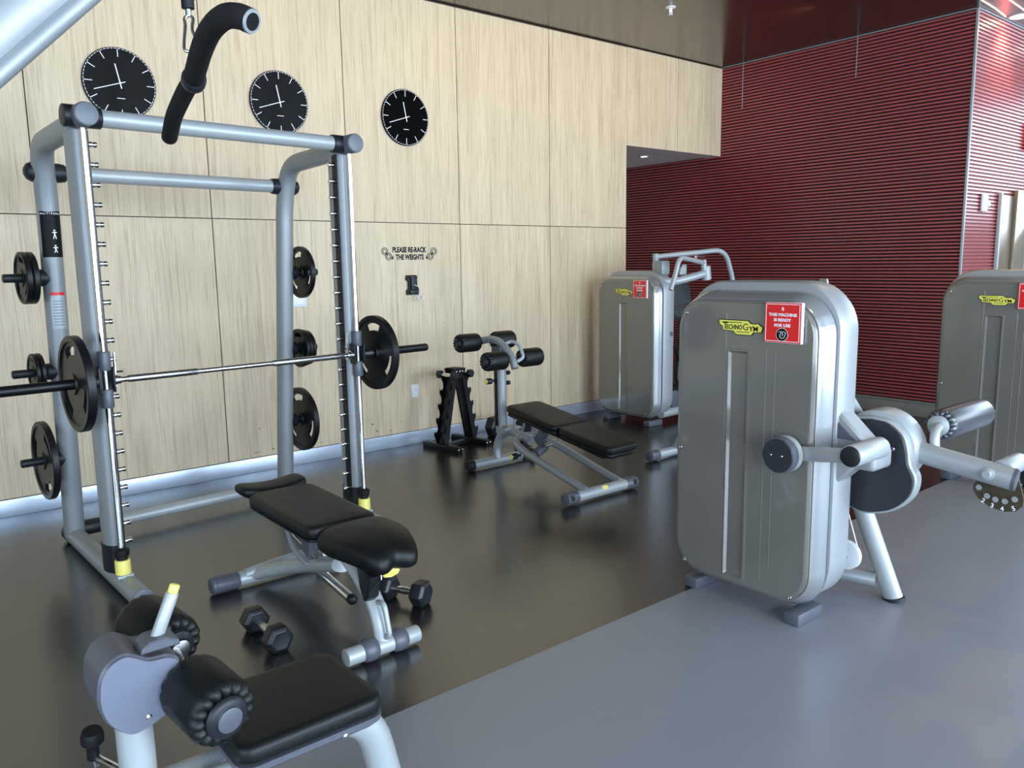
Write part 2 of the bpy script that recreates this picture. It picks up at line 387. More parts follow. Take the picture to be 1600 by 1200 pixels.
def window(n, c, along, w, zb=None):
    z0_ = zb or zz0
    m = MB(); c = Vector(c); a = Vector(along)
    for k in (-1, -.33, .33, 1): m.bar(c+a*(k*(w/2-.03))+Z*(z0_-1.75), c+a*(k*(w/2-.03))+Z*(zz1-1.75), .06, .06)
    for z in (z0_+.03, 2.5, zz1-.03): m.bar(c-a*w/2+Z*(z-1.75), c+a*w/2+Z*(z-1.75), .06, .06)
    struct(m, 'window_%d' % n, DARK_PL, 'dark window frame')
for i, (a, b) in enumerate(WIN_BACK): window(i+1, ((a+b)/2, YB+.0, 1.75), X, b-a)
for i, (a, b) in enumerate(WIN_LEFT): window(i+5, (XL+.0, (a+b)/2, 1.75), Y, b-a)
for i, (a, b) in enumerate(WIN_FAR): window(i+7, (XE, (a+b)/2, 1.75), Y, b-a, 2.08)

# ---- framed metal doorway on the lit return wall
d = bpy.data.objects.new('door_1', None); COL.objects.link(d); d.location = (8.93, YC-.02, 0); d['kind'] = 'structure'; d['label'] = 'bronze and mirror panelled door surround on the lit red wall'
m = MB(); m.box((.02, -.015, 1.11), (.035, .035, 2.22), bev=.003); m.build('door_frame', SILVER_L, d)
m = MB(); m.box((.21, .0, 1.10), (.34, .02, 2.20), bev=.003); m.build('side_panel', BRONZE, d, label='dull bronze side panel')
m = MB(); m.box((.60, -.02, 1.13), (.40, .04, 2.26), bev=.003); m.build('mirror_panel', MIRROR, d, label='polished mirror panel')
m = MB(); m.box((.83, -.03, 1.13), (.05, .05, 2.26), bev=.003); m.build('door_post', WHITE_PL, d)

# ---- ceiling fittings
def sprinkler():
    t = thing('fire_sprinkler', 'small white sprinkler head on the dark glossy ceiling', 'sprinkler', (5.88, 4.892, CH))
    MB().lathe([(.045, 0), (.045, -.004), (.03, -.012)], (0, 0, 0), Z, 24).build('escutcheon', WHITE, t)
    m = MB().cyl((0, 0, -.01), (0, 0, -.045), .012); m.tube([(.016, 0, -.02), (.02, 0, -.04), (.006, 0, -.06)], .003, 8); m.tube([(-.016, 0, -.02), (-.02, 0, -.04), (-.006, 0, -.06)], .003, 8)
    m.cyl((0, 0, -.06), (0, 0, -.064), .02); m.build('nozzle', WHITE, t)
sprinkler()
def downlight(name, label, x, y, z, power, col=(1, .82, .58), r=.05, em=18, spot=True):
    t = thing(name, label, 'light', (x, y, z))
    MB().lathe([(r+.02, 0), (r+.02, -.006), (r+.003, -.01), (r, -.004)], (0, 0, 0), Z, 28).build('trim_ring', WHITE_PL, t)
    MB().cyl((0, 0, -.001), (0, 0, -.005), r, n=28).build('lamp', emis('lamp_glow', col, em), t)
    if power:
        L = bpy.data.lights.new('downlight_beam', 'SPOT'); L.energy = power; L.color = col; L.spot_size = rad(110); L.spot_blend = .8; L.shadow_soft_size = .06
        o = bpy.data.objects.new('downlight_beam', L); COL.objects.link(o); o.location = (x, y, z-.03)
downlight('alcove_downlight', 'small recessed downlight in the white alcove ceiling', 7.354, 6.492, 2.82, 6, em=12, r=.035)
downlight('ceiling_downlight', 'bright warm ceiling downlight beyond the corner of the red walls', 8.76, 3.09, CH, 70, r=.07, em=60)
downlight('ceiling_downlight', 'second warm ceiling downlight further along the lit red wall', 10.1, 3.09, CH, 80, r=.07, em=60)
glow = emis('warm_led', (1, .85, .55), 3)
for a, b, lab in (((7.93, 3.11), (8.67, 3.17), 'thin glowing light line on the ceiling, nearest the lit red wall'), ((8.13, 2.957), (8.95, 3.03), 'thin glowing light line on the ceiling, farther from the lit red wall')):
    m = MB(); m.tube([(*a, CH-.004), ((a[0]+b[0])/2, (a[1]+b[1])/2-.008, CH-.004), (*b, CH-.004)], .003, 6)
    tag(m.build('light_line', glow), lab, 'light')
for i, (x, y) in enumerate([(1.7, 4.1), (3.4, 4.1), (5.1, 4.1), (6.9, 4.1), (5.6, 2.2), (2.4, .6)]):
    L = bpy.data.lights.new('ceiling_lamp', 'SPOT'); L.energy = (20, 29, 33, 38, 60, 40)[i]; L.color = (1, .68, .32); L.spot_size = rad(130); L.spot_blend = 1; L.shadow_soft_size = .08
    o = bpy.data.objects.new('ceiling_lamp', L); COL.objects.link(o); o.location = (x, y, CH-.02)
    o.rotation_euler = Vector((0, 1, -.45) if i < 4 else (0, 0, -1)).to_track_quat('-Z', 'Y').to_euler()

# ---- wall clocks
def clock(x, label):
    t = thing('wall_clock', label, 'clock', (x, YW, 2.83), group='round black clocks on the oak wall')
    R = .232
    MB().lathe([(R-.004, 0), (R, .004), (R, .016), (R-.003, .020)], (0, 0, 0), -Y, 72).build('rim', DARK_PL, t)
    MB().cyl((0, -.018, 0), (0, -.022, 0), R-.004, n=72).build('face', GLASS_BLK, t)
    m = MB(); yy = -.0225
    for k in range(12):
        a = 2*pi*k/12; dv = Vector((sin(a), 0, cos(a))); m.bar(dv*(R-.062)+Y*yy, dv*(R-.012)+Y*yy, .0045, .0012, up=Y)
    m.build('hour_marks', WHITE, t); m = MB()
    for k in range(60):
        a = 2*pi*(k+.5)/60; dv = Vector((sin(a), 0, cos(a))); sd = Vector((cos(a), 0, -sin(a))); m.bar(dv*(R-.009)-sd*.0075+Y*yy, dv*(R-.009)+sd*.0075+Y*yy, .003, .0012, up=Y)
    m.build('minute_track', WHITE, t)
    MB().box((0, yy, -.098), (.052, .0012, .004)).build('maker_mark', WHITE, t)
    def hand(deg, L, tail, w, yy, nm):
        a = rad(deg); dv = Vector((sin(a), 0, cos(a))); MB().bar(dv*-tail+Y*yy, dv*L+Y*yy, w, .0016, up=Y).build(nm, WHITE, t)
    hand(349, .125, .035, .007, -.027, 'hour_hand'); hand(251.5, .175, .035, .005, -.030, 'minute_hand')
    MB().cyl((0, -.022, 0), (0, -.034, 0), .007).build('hub', WHITE, t)
clock(1.517, 'leftmost black wall clock, above the upper left corner of the rack')
clock(2.640, 'middle black wall clock, partly hidden behind the top beam of the rack')
clock(3.758, 'right-hand black wall clock, hanging clear of the rack on the oak wall')

# ---- painted wall notice
t = thing('wall_lettering', 'black printed notice on the oak wall asking to re-rack the weights', 'sign', (3.765, YW, 1.695))
text('lettering', 'PLEASE RE-RACK', INK, t, (0, -.001, .030), X, Z, .048, .345, bold=.045)
text('lettering', 'THE WEIGHTS', INK, t, (0, -.001, -.033), X, Z, .048, .285, bold=.045)
for s in (-1, 1):
    m = MB(); c = Vector((s*.232, -.0015, -.005))
    for k, (dx, dz, r) in enumerate(((-.018, .022, .030), (.018, -.022, .030))):
        cc = c+Vector((s*-dx, 0, dz))
        for rr in (r, r*.55):
            m.tube([cc+Vector((cos(a)*rr, 0, sin(a)*rr)) for a in [2*pi*j/24 for j in range(24)]], .0028, 6, closed=True)
    m.bar(c+Vector((s*.010, 0, .010)), c+Vector((-s*.010, 0, -.010)), .012, .002, up=Y)
    m.prism([(0, 0), (.02, 0), (.02, .035)], c+Vector((s*-.045, 0, -.045)), X*(-s), Z, .002)
    m.build('dumbbell_emblem', INK, t)
# ---- little things on the wall
t = thing('wall_clip', 'black plastic clip holder with a white cord, below the lettering', 'holder', (3.775, YW, 1.42))
m = MB(); m.prism([(-.062, -.085), (.055, -.085), (.062, -.04), (.045, 0), (.045, .05), (.04, .085), (-.06, .085), (-.068, .05), (-.045, .03), (-.045, -.03), (-.064, -.05)], (0, -.012, 0), X, Z, .024, .004); m.build('back_plate', BLACK_PAINT, t)
m = MB(); m.box((0, -.032, .01), (.05, .018, .11), bev=.004); m.box((0, -.036, -.06), (.08, .012, .028), bev=.004); m.box((0, -.036, .066), (.07, .012, .022), bev=.004); m.build('clip', DARK_PL, t)
m = MB(); m.tube(spline([(.0, -.045, .0), (.035, -.05, -.015), (.060, -.045, -.05), (.066, -.04, -.09)]), .003, 8)
m.tube([Vector((.066+.026*cos(a), -.035, -.112+.026*sin(a))) for a in [2*pi*j/20 for j in range(20)]], .0045, 8, closed=True); m.tube([Vector((.030+.02*cos(a), -.03, -.115+.02*sin(a))) for a in [2*pi*j/20 for j in range(20)]], .003, 8, closed=True)
m.build('cord', WHITE_PL, t)
t = thing('wall_socket', 'white power outlet low on the oak wall beside the dumbbell tower', 'outlet', (3.771, YW, .478))
MB().box((0, -.003, 0), (.078, .006, .120), bev=.002).build('face_plate', WHITE_PL, t)
m = MB()
for s in (-1, 1):
    m.box((0, -.0075, s*.026), (.036, .003, .034), bev=.001)
m.build('receptacle', WHITE, t)
m = MB()
for s in (-1, 1):
    for q in (-1, 1): m.box((q*.007, -.0095, s*.026+.003), (.002, .001, .009))
m.build('slots', INK, t)
t = thing('wall_switch', 'white switch plate on the oak wall half hidden behind the rack upright', 'switch', (2.665, YW, 1.36))
MB().box((0, -.004, 0), (.235, .008, .165), bev=.002).build('face_plate', WHITE_PL, t)
MB().box((.04, -.011, 0), (.09, .007, .13), bev=.002).build('cover', WHITE, t)
t = thing('thermostat', 'small white thermostat on the lit red slatted wall', 'thermostat', (8.57, YC-.017, 2.11))
MB().box((0, -.012, 0), (.13, .024, .17), bev=.006).build('case', WHITE_PL, t)
MB().lathe([(.03, 0), (.028, .012)], (.07, -.02, -.01), -Y, 20).build('dial', WHITE_PL, t)
t = thing('fire_alarm', 'red fire alarm box high on the lit red slatted wall', 'alarm', (9.60, YC-.017, 2.81))
MB().box((0, -.025, 0), (.16, .05, .26), bev=.008).build('case', RED_SIGN, t)
# scuffs on the oak wall near the floor
m = MB()
for x, z, a, b in ((2.43, .165, .03, .012), (3.33, .235, .02, .02), (3.37, .17, .018, .022), (3.20, .19, .03, .006), (3.62, .22, .012, .012), (4.10, 1.06, .008, .012), (4.27, .95, .006, .02), (4.10, 1.03, .006, .006), (2.33, .34, .012, .016), (2.85, .15, .05, .004), (3.5, .155, .07, .004), (2.30, .155, .08, .004)):
    q = [(a*.5*cos(2*pi*k/7)*(.6+.4*random.random()), b*.5*sin(2*pi*k/7)*(.6+.4*random.random())) for k in range(7)]
    m.prism(q, (x, YW-.0006, z), X, Z, .0008)
o = m.build('wall_scuffs', OAK_GAP); tag(o, 'small dark scuffs and chips on the lower oak wall', 'scuffs', kind='stuff')

# ================================================================== WEIGHT PLATES
def plate_mesh(R, T, holes=True):
    """olympic plate about +X axis, raised rim and hub, three grip slots"""
    bm = bmesh.new(); n = 72
    rr = [.0255, .046, .052, .46*R, .60*R, .68*R, .80*R, .86*R, .885*R, R-.004, R]
    if R < .12: rr = [.0255, .040, .046, .5*R, .62*R, .66*R, .72*R, .80*R, .84*R, R-.004, R]
    hh = [T/2, T/2, T*.30, T*.26, T*.26, T*.26, T*.26, T*.26, T*.48, T/2, T/2-.004]
    F = [[], []]
    for s in (0, 1):
        for i, r in enumerate(rr):
            F[s].append([bm.verts.new(((1 if s else -1)*hh[i], r*cos(2*pi*j/n), r*sin(2*pi*j/n))) for j in range(n)])
    def gone(i, j):
        if not holes or i not in (4, 5): return False
        a = (j*360/n) % 120
        return 35 <= a < 85
    keep = {(i, j) for i in range(len(rr)-1) for j in range(n) if not gone(i, j)}
    for (i, j) in keep:
        k = (j+1) % n
        for s in (0, 1):
            f = (F[s][i][j], F[s][i][k], F[s][i+1][k], F[s][i+1][j]); bm.faces.new(f if s else f[::-1])
    for (i, j) in keep:
        k = (j+1) % n
        for (a, b, nb) in (((i, j), (i, k), (i-1, j)), ((i+1, k), (i+1, j), (i+1, j)), ((i, k), (i+1, k), (i, k)), ((i+1, j), (i, j), (i, (j-1) % n))):
            if nb not in keep:
                bm.faces.new((F[0][a[0]][a[1]], F[0][b[0]][b[1]], F[1][b[0]][b[1]], F[1][a[0]][a[1]]))
    bmesh.ops.recalc_face_normals(bm, faces=bm.faces)
    me = bpy.data.meshes.new('weight_plate'); bm.to_mesh(me); bm.free(); me.materials.append(BLACK_IRON)
    for p in me.polygons: p.use_smooth = True
    me.set_sharp_from_angle(angle=rad(35)); return me
PM = {}
def weight_plate(loc, rz, R, T, spin, label, group=None):
    if (R, T) not in PM: PM[(R, T)] = plate_mesh(R, T)
    o = bpy.data.objects.new('weight_plate', PM[(R, T)]); COL.objects.link(o)
    o.rotation_mode = 'XYZ'; o.matrix_world = Matrix.Translation(loc) @ Matrix.Rotation(rz, 4, 'Z') @ Matrix.Rotation(rad(spin), 4, 'X')
    tag(o, label, 'weight plate', group); return o

# ================================================================== SMITH MACHINE
TH = rad(5); RO = Vector((.87, 4.12, 0))
def rw(u, v, z): return RO+Vector((cos(TH)*u-sin(TH)*v, sin(TH)*u+cos(TH)*v, z))
def smith():
    t = thing('smith_machine', 'tall silver rack with a guided barbell and numbered weight pegs, by the oak wall', 'weight rack', RO, TH)
    W = 1.41
    for s in (0, 1):
        u0 = 0 if s == 0 else W; ub = .045 if s == 0 else W+.0; bu = .06 if s == 0 else W
        # floor tube with end caps
        a, b = Vector((u0, -.245, .055)), Vector((bu, 1.04, .055))
        MB().cyl(a, b, .050, n=32).build('base_tube', SILVER, t)
        dd = (b-a).normalized()
        MB().cyl(a-dd*.008, a+dd*.001, .0495, n=32, bev=.003).build('end_cap', GREY_PL, t)
        MB().cyl(b-dd*.02, b+dd*.06, .054, n=32, bev=.008).build('rear_foot', DARK_PL, t)
        m = MB(); m.box((u0, -.16, .006), (.09, .05, .012), bev=.003); m.build('foot_pad', BLACK_RUB, t)
        # front upright, oval
        m = MB(); m.tube([(u0, .125, .10), (u0, .125, 2.27)], .043, 32, up=Y, ry=.078); up_ = m.build('front_upright', SILVER, t)
        m = MB(); m.tube([(u0, .125, .105), (u0, .125, .245)], .048, 32, up=Y, ry=.083); m.build('upright_socket', DARK_PL, t)
        # slot and pins on the inner side
        q = 1 if s == 0 else -1
        m = MB(); m.box((u0+q*.040, .095, 1.21), (.010, .040, 2.05)); m.build('pin_slot', BLACK_PAINT, t)
        for k in range(22):
            z = 2.175-k*.0919
            m = MB(); m.lathe([(.0125, 0), (.0125, .012), (.0135, .014), (.0135, .024), (.0095, .027), (.0095, .030), (.0135, .033), (.0135, .043), (.012, .045)], (u0+q*.038, .095, z), X*q, 14); m.build('pin', CHROME, t)
        # guide rod + bumper
        MB().cyl((u0, 0, .16), (u0, 0, 2.25), .0145, n=20).build('guide_rod', CHROME, t)
        MB().lathe([(.026, 0), (.026, .03), (.032, .032), (.035, .045), (.035, .065), (.02, .075)], (u0, 0, .172), Z, 28).build('bumper', BLACK_RUB, t)
        MB().lathe([(.030, 0), (.036, .003), (.036, .07), (.033, .074)], (u0, 0, .112), Z, 28).build('bumper_sleeve', YELLOW, t)
        m = MB(); m.box((u0, 0, .104), (.075, .07, .016), bev=.003); m.build('rod_plate', SILVER_L, t)
        # rear upright, bent forward at the top
        ut, ub2 = (.030, .055) if s == 0 else (W, W)
        P = path([(ub2, .985, .06), (ut, .775, 2.0), (u0+.0, .69, 2.235), (u0, .10, 2.262)], [.12, .26], 10)
        MB().tube(P, .0545, 28).build('rear_upright', SILVER, t)
        # top joint
        m = MB(); m.cyl((u0, -.075, 2.285), (u0, .11, 2.285), .053, n=36, bev=.004); m.build('top_joint', GREY_PL, t)
        MB().cyl((u0, -.080, 2.285), (u0, -.0745, 2.285), .049, n=36, bev=.002).build('joint_cap', mat_cap, t)
        m = MB(); m.cyl((u0-.075*(1 if s == 0 else .3), 0.02, 2.285), (u0+.085*(1 if s == 0 else -1), .02, 2.285), .049, n=32, bev=.004) if s == 0 else m.cyl((u0-.10, .02, 2.285), (u0+.02, .02, 2.285), .049, n=32, bev=.004)
        m.build('beam_collar', DARK_PL, t)
        # black end cones of the second beam
        ff = (2.105-0.06)/(2.0-.06); vc = .985+(.775-.985)*ff; uc = ub2+(ut-ub2)*ff
        m = MB(); m.lathe([(.020, -.098), (.040, -.086), (.0505, -.066), (.0505, .0), (.0505, .066), (.046, .092), (.041, .096)] if s == 0 else [(.041, -.096), (.046, -.092), (.0505, -.066), (.0505, 0), (.0505, .066), (.040, .086), (.020, .098)], (uc, vc, 2.105), X, 32); m.build('beam_collar', DARK_PL, t)
        m = MB(); e = 1 if s == 0 else -1
        m.cyl((bu+e*.04, 1.0, .085), (bu+e*.14, 1.0, .085), .045, n=28, bev=.005); m.build('beam_collar', DARK_PL, t)
    vtop = .985+(.775-.985)*((2.105-.06)/1.94)
    MB().cyl((.07, .02, 2.285), (W-.09, .02, 2.285), .040, n=32).build('top_beam', SILVER_L, t)
    MB().cyl((.10, vtop, 2.105), (W-.075, vtop, 2.105), .040, n=32).build('rear_beam', SILVER_L, t)
    MB().cyl((.19, 1.0, .085), (W-.13, 1.0, .085), .036, n=32).build('floor_beam', SILVER_L, t)
    # pegs
    for s in (0, 1):
        e = -1 if s == 0 else 1
        for z in (1.557, 1.043, .540):
            f = (z-.06)/1.94; v = .985-.21*f; u = (.055-.025*f) if s == 0 else W
            p = MB(); p.lathe([(.023, 0), (.023, .205), (.018, .21)], (u+e*.03, v, z), X*e, 24); p.build('weight_peg', DARK_PL, t)
            m = MB(); m.lathe([(.046, -.020), (.046, .058), (.040, .070), (.030, .076)], (u+e*.012, v, z), X*e, 30); m.build('peg_cone', DARK_PL, t)
    # stickers on the left rear upright
    def wrap(mm, z0, z1, a0, a1, name, r=.0552, lab=None):
        m = MB(); n = 10; zs = [z0, z1]; R = []
        for z in zs:
            f = (z-.06)/1.94; c = Vector((.055-.025*f, .985-.21*f, z))
            R.append([m.bm.verts.new(c+Vector((sin(rad(a0+(a1-a0)*k/n))*r, -cos(rad(a0+(a1-a0)*k/n))*r, 0))) for k in range(n+1)])
        for k in range(n): m.bm.faces.new((R[0][k], R[0][k+1], R[1][k+1], R[1][k]))
        return m.build(name, mm, t, label=lab)
    def place_on(z, a, r=.0560):
        f = (z-.06)/1.94; c = Vector((.055-.025*f, .985-.21*f, z)); n = Vector((sin(rad(a)), -cos(rad(a)), 0)); return c+n*r, Vector((cos(rad(a)), sin(rad(a)), 0))
    st = wrap(INK, 1.665, 1.905, -62, 58, 'instruction_label', lab='black instruction label with two small white figures')
    for k, ch in enumerate('MULTIPOWER'):
        p, ux = place_on(1.892, -52+k*11.0); text('letter', ch, WHITE, st, p, ux, Z, .0085, bold=.02, depth=.0003)
    for zc, legs in ((1.785, 1), (1.705, 0)):
        p, ux = place_on(zc, 8, .0575); m = MB()
        m.cyl(p+Z*.020, p+Z*.020-Y*.001, .0045, n=12); m.bar(p+Z*.013, p-Z*.006, .007, .0012, up=Y); m.bar(p+Z*.010-ux*.012, p+Z*.010+ux*.012, .004, .0012, up=Y)
        for q in (-1, 1):
            m.bar(p-Z*.004+ux*q*.002, p-Z*(.024 if legs else .016)+ux*q*.007, .004, .0012, up=Y)
        m.build('figure_symbol', WHITE, st)
    w2 = wrap(SILVER_L, 1.28, 1.475, -38, 36, 'warning_label', r=.0556, lab='pale warning label with a red top edge')
    for k in range(9): wrap(mat_line, 1.30+k*.016, 1.304+k*.016, -30, 28, 'label_line', r=.0559).parent = w2
    wrap(RED_SIGN, 1.462, 1.478, -38, 36, 'red_stripe', r=.0560).parent = w2
    # --- guided barbell
    zb = 1.073
    bar = MB().cyl((.035, .0, zb), (W-.035, .0, zb), .0135, n=20).build('bar', CHROME, t)
    m = MB().cyl((.0, .0, zb), (.085, .0, zb), .020, n=20); m.cyl((W, 0, zb), (W-.085, 0, zb), .020, n=20)
    for s in (0, 1):
        u0 = 0 if s == 0 else W; e = -1 if s == 0 else 1
        for zc in (zb+.095, zb-.085):
            MB().cyl((u0, 0, zc-.045), (u0, 0, zc+.045), .029, n=28, bev=.004).build('slide_bearing', GREY_PL, bar)
        m2 = MB(); m2.box((u0+e*.033, 0, zb+.005), (.008, .055, .12), bev=.002); m2.box((u0-e*.033, 0, zb+.005), (.008, .055, .12), bev=.002); m2.build('carriage', DARK_PL, bar)
        MB().lathe([(.0, 0), (.024, .001), (.024, .012), (.019, .014), (.019, .03), (.015, .034)], (u0-e*.037, 0, zb), X*(-e), 6 if 0 else 24).build('collar_nut', STEEL, bar)
        m2 = MB(); m2.prism([(0, -.035), (.02, -.03), (.022, .03), (.006, .13), (-.006, .132), (-.002, .03)], (u0-e*.055, .025, zb), Y*1.0, Z, .007, .001); m2.build('lock_hook', STEEL, bar)
        m2 = MB(); m2.cyl((u0-e*.045, .03, zb+.035), (u0-e*.09, .03, zb+.035), .005, n=12); m2.build('hook_pin', DARK_PL, bar)
        MB().lathe([(.018, .034), (.030, .038), (.030, .095), (.024, .098)], (u0, 0, zb), X*e, 28).build('sleeve_collar', STEEL if s else DARK_PL, bar)
        Ls = .52
        MB().lathe([(.0245, .09), (.0245, Ls-.006), (.021, Ls)], (u0, 0, zb), X*e, 28).build('sleeve', BLACK_PAINT, bar)
    for a, b in ((.10, .44), (.86, W-.10)): MB().cyl((a, 0, zb), (b, 0, zb), .0175, n=24, bev=.002).build('grip_section', STEEL, bar)
    return t
mat_line = mat('label_grey', (.16, .17, .18), .5)
mat_cap = mat('joint_cap_grey', (.13, .14, .16), .42)
smith()
W = 1.41
weight_plate(rw(-.125, 0, 1.073), TH, .225, .040, 20, 'large black plate on the left end of the guided bar', 'plates loaded on the guided bar')
weight_plate(rw(W+.125, 0, 1.073), TH, .225, .040, 28, 'large black plate on the right end of the guided bar', 'plates loaded on the guided bar')
def peg(s, z): 
    f = (z-.06)/1.94; return ((.055-.025*f) if s == 0 else W), .985-.21*f
def on_peg(s, z, dist, R, T, spin, label, group):
    u, v = peg(s, z); e = -1 if s == 0 else 1
    weight_plate(rw(u+e*dist, v, z), TH, R, T, spin, label, group)
gl, gr = 'plates on the left pegs of the rack', 'plates on the right pegs of the rack'
on_peg(0, 1.557, .110, .138, .028, 10, 'inner plate of the pair on the top left peg of the rack', gl)
on_peg(0, 1.557, .143, .138, .030, 40, 'outer plate of the pair on the top left peg of the rack', gl)
on_peg(0, 1.043, .108, .106, .022, 0, 'inner small plate on the middle left peg of the rack', gl)
on_peg(0, 1.043, .134, .106, .022, 50, 'outer small plate on the middle left peg of the rack', gl)
on_peg(0, .540, .118, .222, .036, 75, 'single large plate on the bottom left peg of the rack', gl)
on_peg(1, 1.557, .118, .172, .032, 18, 'single medium plate on the top right peg of the rack', gr)
on_peg(1, 1.043, .108, .132, .024, 30, 'innermost of the three small plates on the middle right peg', gr)
on_peg(1, 1.043, .136, .125, .024, 70, 'middle one of the three small plates on the middle right peg', gr)
on_peg(1, 1.043, .164, .118, .024, 5, 'outermost of the three small plates on the middle right peg', gr)
on_peg(1, .540, .122, .222, .036, 22, 'single large plate on the bottom right peg of the rack', gr)

# ================================================================== ADJUSTABLE BENCH (inside the rack)
def bench_near():
    t = thing('adjustable_bench', 'flat black padded bench with saddle seat and headrest, standing inside the rack', 'bench', (1.53, 3.25, 0))
    # rear cross foot
    MB().cyl((-.22, .58, .046), (.30, .58, .046), .037, n=28, bev=.006).build('rear_foot', SILVER_L, t)
    for s in (-1, 1):
        m = MB(); m.lathe([(.034, 0), (.042, .006), (.043, .02), (.041, .022), (.043, .024), (.043, .135), (.040, .139)], (s*.34, .58, .046), X*-s, 32); m.build('foot_cap', GREY_PL, t)
    # spine: fluted beam from the rear foot to the seat hub
    m = MB(); m.tube(spline([(-.10, .58, .055), (-.06, .50, .085), (.0, .33, .14), (.02, .10, .21), (.0, -.18, .30)]), .055, 24, up=Z, ry=.036); m.build('spine', SILVER_L, t)
    m = MB(); m.tube(spline([(-.16, .575, .065), (.0, .53, .10), (.12, .42, .15), (.14, .26, .19)]), .030, 20, up=Z, ry=.028); m.build('side_rail', SILVER_L, t)
    m = MB(); m.cyl((.04, .28, .17), (.045, -.15, .115), .022, n=24); m.build('transport_handle', CHROME, t)
    MB().lathe([(.023, 0), (.024, .02), (.018, .03), (.006, .036)], (.045, -.145, .1155), (.01, -1, -.13), 24).build('handle_grip', BLACK_RUB, t)
    # back support bars
    m = MB(); m.tube([(-.055, .36, .395), (-.045, .20, .33), (-.02, .06, .27)], .010, 10); m.build('adjuster_rod', CHROME, t)
    m = MB(); m.prism([(-.02, -.08), (.16, -.02), (.20, .03), (.0, .09), (-.05, .02)], (-.02, .10, .33), Y, Z, .05, .008); m.build('hinge_block', GREY_PL, t)
    m = MB(); m.cyl((-.10, .37, .395), (.02, .37, .395), .014, n=18); m.box((-.04, .37, .42), (.03, .04, .05), bev=.004); m.build('pivot_bolt', DARK_PL, t)
    m = MB(); m.tube(path([(-.03, .36, .38), (-.05, .24, .27), (-.03, .14, .215), (.0, .10, .20)], .05), .014, 14); m.build('support_arm', SILVER, t)
    for s in (-1, 1):
        m = MB(); m.box((s*.075, .15, .432), (.025, .62, .026), bev=.004); m.build('pad_rail', SILVER_L, t)
    # cushions
    m = MB(); L = []
    pad(m, .335, .70, .062, .055, (0, .135, .445), X, Y, Z, bev=.022, taper=-.02, belly=.004); m.build('back_pad', LEATHER, t)
    m = MB(); m.loft([(rrect(.325, .69, .05, 6), 0), (rrect(.335, .70, .055, 6), .006), (rrect(.335, .70, .055, 6), .012)], (0, .135, .436), X, Y, Z); m.build('back_board', DARK_PL, t)
    # headrest, dished across its width
    m = MB(); n = 14; R = []
    for k in range(n+1):
        u = -1+2*k/n; x = u*.175; zt = .505+.028*u*u; e = (1-abs(u)**8)**.5 if abs(u) < 1 else 0
        hw = .080*max(.55, e)+.01; th = .037*max(.40, e)
        q = [(.5*hw*2*c, th*s) for c, s in ((-1, -.3), (-.85, -.85), (0, -1), (.85, -.85), (1, -.3), (1, .3), (.85, .85), (0, 1.0), (-.85, .85), (-1, .3))]
        R.append([Vector((x, .585+a, zt-.030+b)) for a, b in q])
    m.rings(R)
    o = m.build('headrest', LEATHER, t, 50); sm = o.modifiers.new('sub', 'SUBSURF'); sm.levels = 2; sm.render_levels = 2
    m = MB(); m.box((0, .50, .44), (.07, .16, .018), bev=.004); m.build('headrest_bracket', SILVER_L, t)
    # saddle seat: two front lobes that droop
    half = [(0, .02), (.11, .02), (.155, -.005), (.165, -.08), (.160, -.17), (.145, -.27), (.122, -.36), (.104, -.42), (.078, -.462), (.045, -.466), (.016, -.448), (0, -.442)]
    out = half+[(-x, y) for x, y in half[1:-1][::-1]]
    P = spline([(x, y, 0) for x, y in out+[out[0]]], 4)[:-1]; P = [(p.x, p.y) for p in P]
    def sc_(pts, k, ky=None): 
        cx, cy = 0, -.2; ky = ky or k; return [((x-cx)*k+cx, (y-cy)*ky+cy) for x, y in pts]
    def drop(y): f = max(0, (-y-.20)/.26); return -.045*f*f
    m = MB(); R = []
    for k, z in ((.93, -.078), (1.0, -.060), (1.015, -.035), (1.0, -.012), (.95, .0), (.82, .006), (.5, .010), (.2, .011)):
        R.append([Vector((x*1.06+.028, y*.83-.222, .500+z+drop(y)*(1 if z > -.03 else .9)-.02*min(1, abs(x)/.165)**3)) for x, y in sc_(P, k)])
    m.rings(R); m.build('seat', LEATHER, t, 60)
    m = MB(); m.box((.11, -.20, .440), (.10, .12, .03), bev=.008); m.box((0, -.30, .40), (.16, .30, .03), bev=.008); m.build('seat_bracket', SILVER_L, t)
    m = MB(); m.prism([(-.10, 0), (.10, 0), (.06, -.10), (.0, -.14), (-.06, -.10)], (-.03, -.46, .37), (.25, 1, 0), Z, .05, .006); m.build('seat_carriage', DARK_PL, t)
    # front leg and handle
    m = MB(); m.tube(spline([(-.01, -.22, .37), (-.005, -.34, .30), (0, -.44, .22), (0, -.49, .14), (0, -.51, .06)]), .040, 24, up=Y, ry=.028); m.build('front_leg', SILVER_L, t)
    m = MB(); m.tube(path([(0, -.462, .215), (.0, -.525, .235), (.0, -.565, .10), (.0, -.512, .082)], .03, 6), .0115, 14); m.build('carry_handle', SILVER_L, t)
    MB().cyl((-.175, -.51, .046), (.165, -.51, .046), .036, n=32, bev=.004).build('front_foot', SILVER_L, t)
    for s in (-1, 1):
        m = MB(); m.lathe([(.037, 0), (.046, .012), (.0485, .035), (.045, .058), (.037, .068)], (s*.035, -.51, .047), X*s, 32); m.build('foot_ring', GREY_PL, t)
    m = MB(); m.prism([(-.005, -.012), (.03, -.02), (.06, -.008), (.062, .008), (.03, .02), (.0, .014), (-.012, .022), (-.014, .0)], (-.015, -.575, .375), X, (0, -.5, 1), .014, .004); m.build('adjust_lever', YELLOW, t, label='pale yellow adjustment lever')
    m = MB(); m.tube([(-.027, -.56, .40), (-.035, -.575, .36), (-.060, -.53, .30)], .003, 8); m.build('lever_wire', CHROME, t)
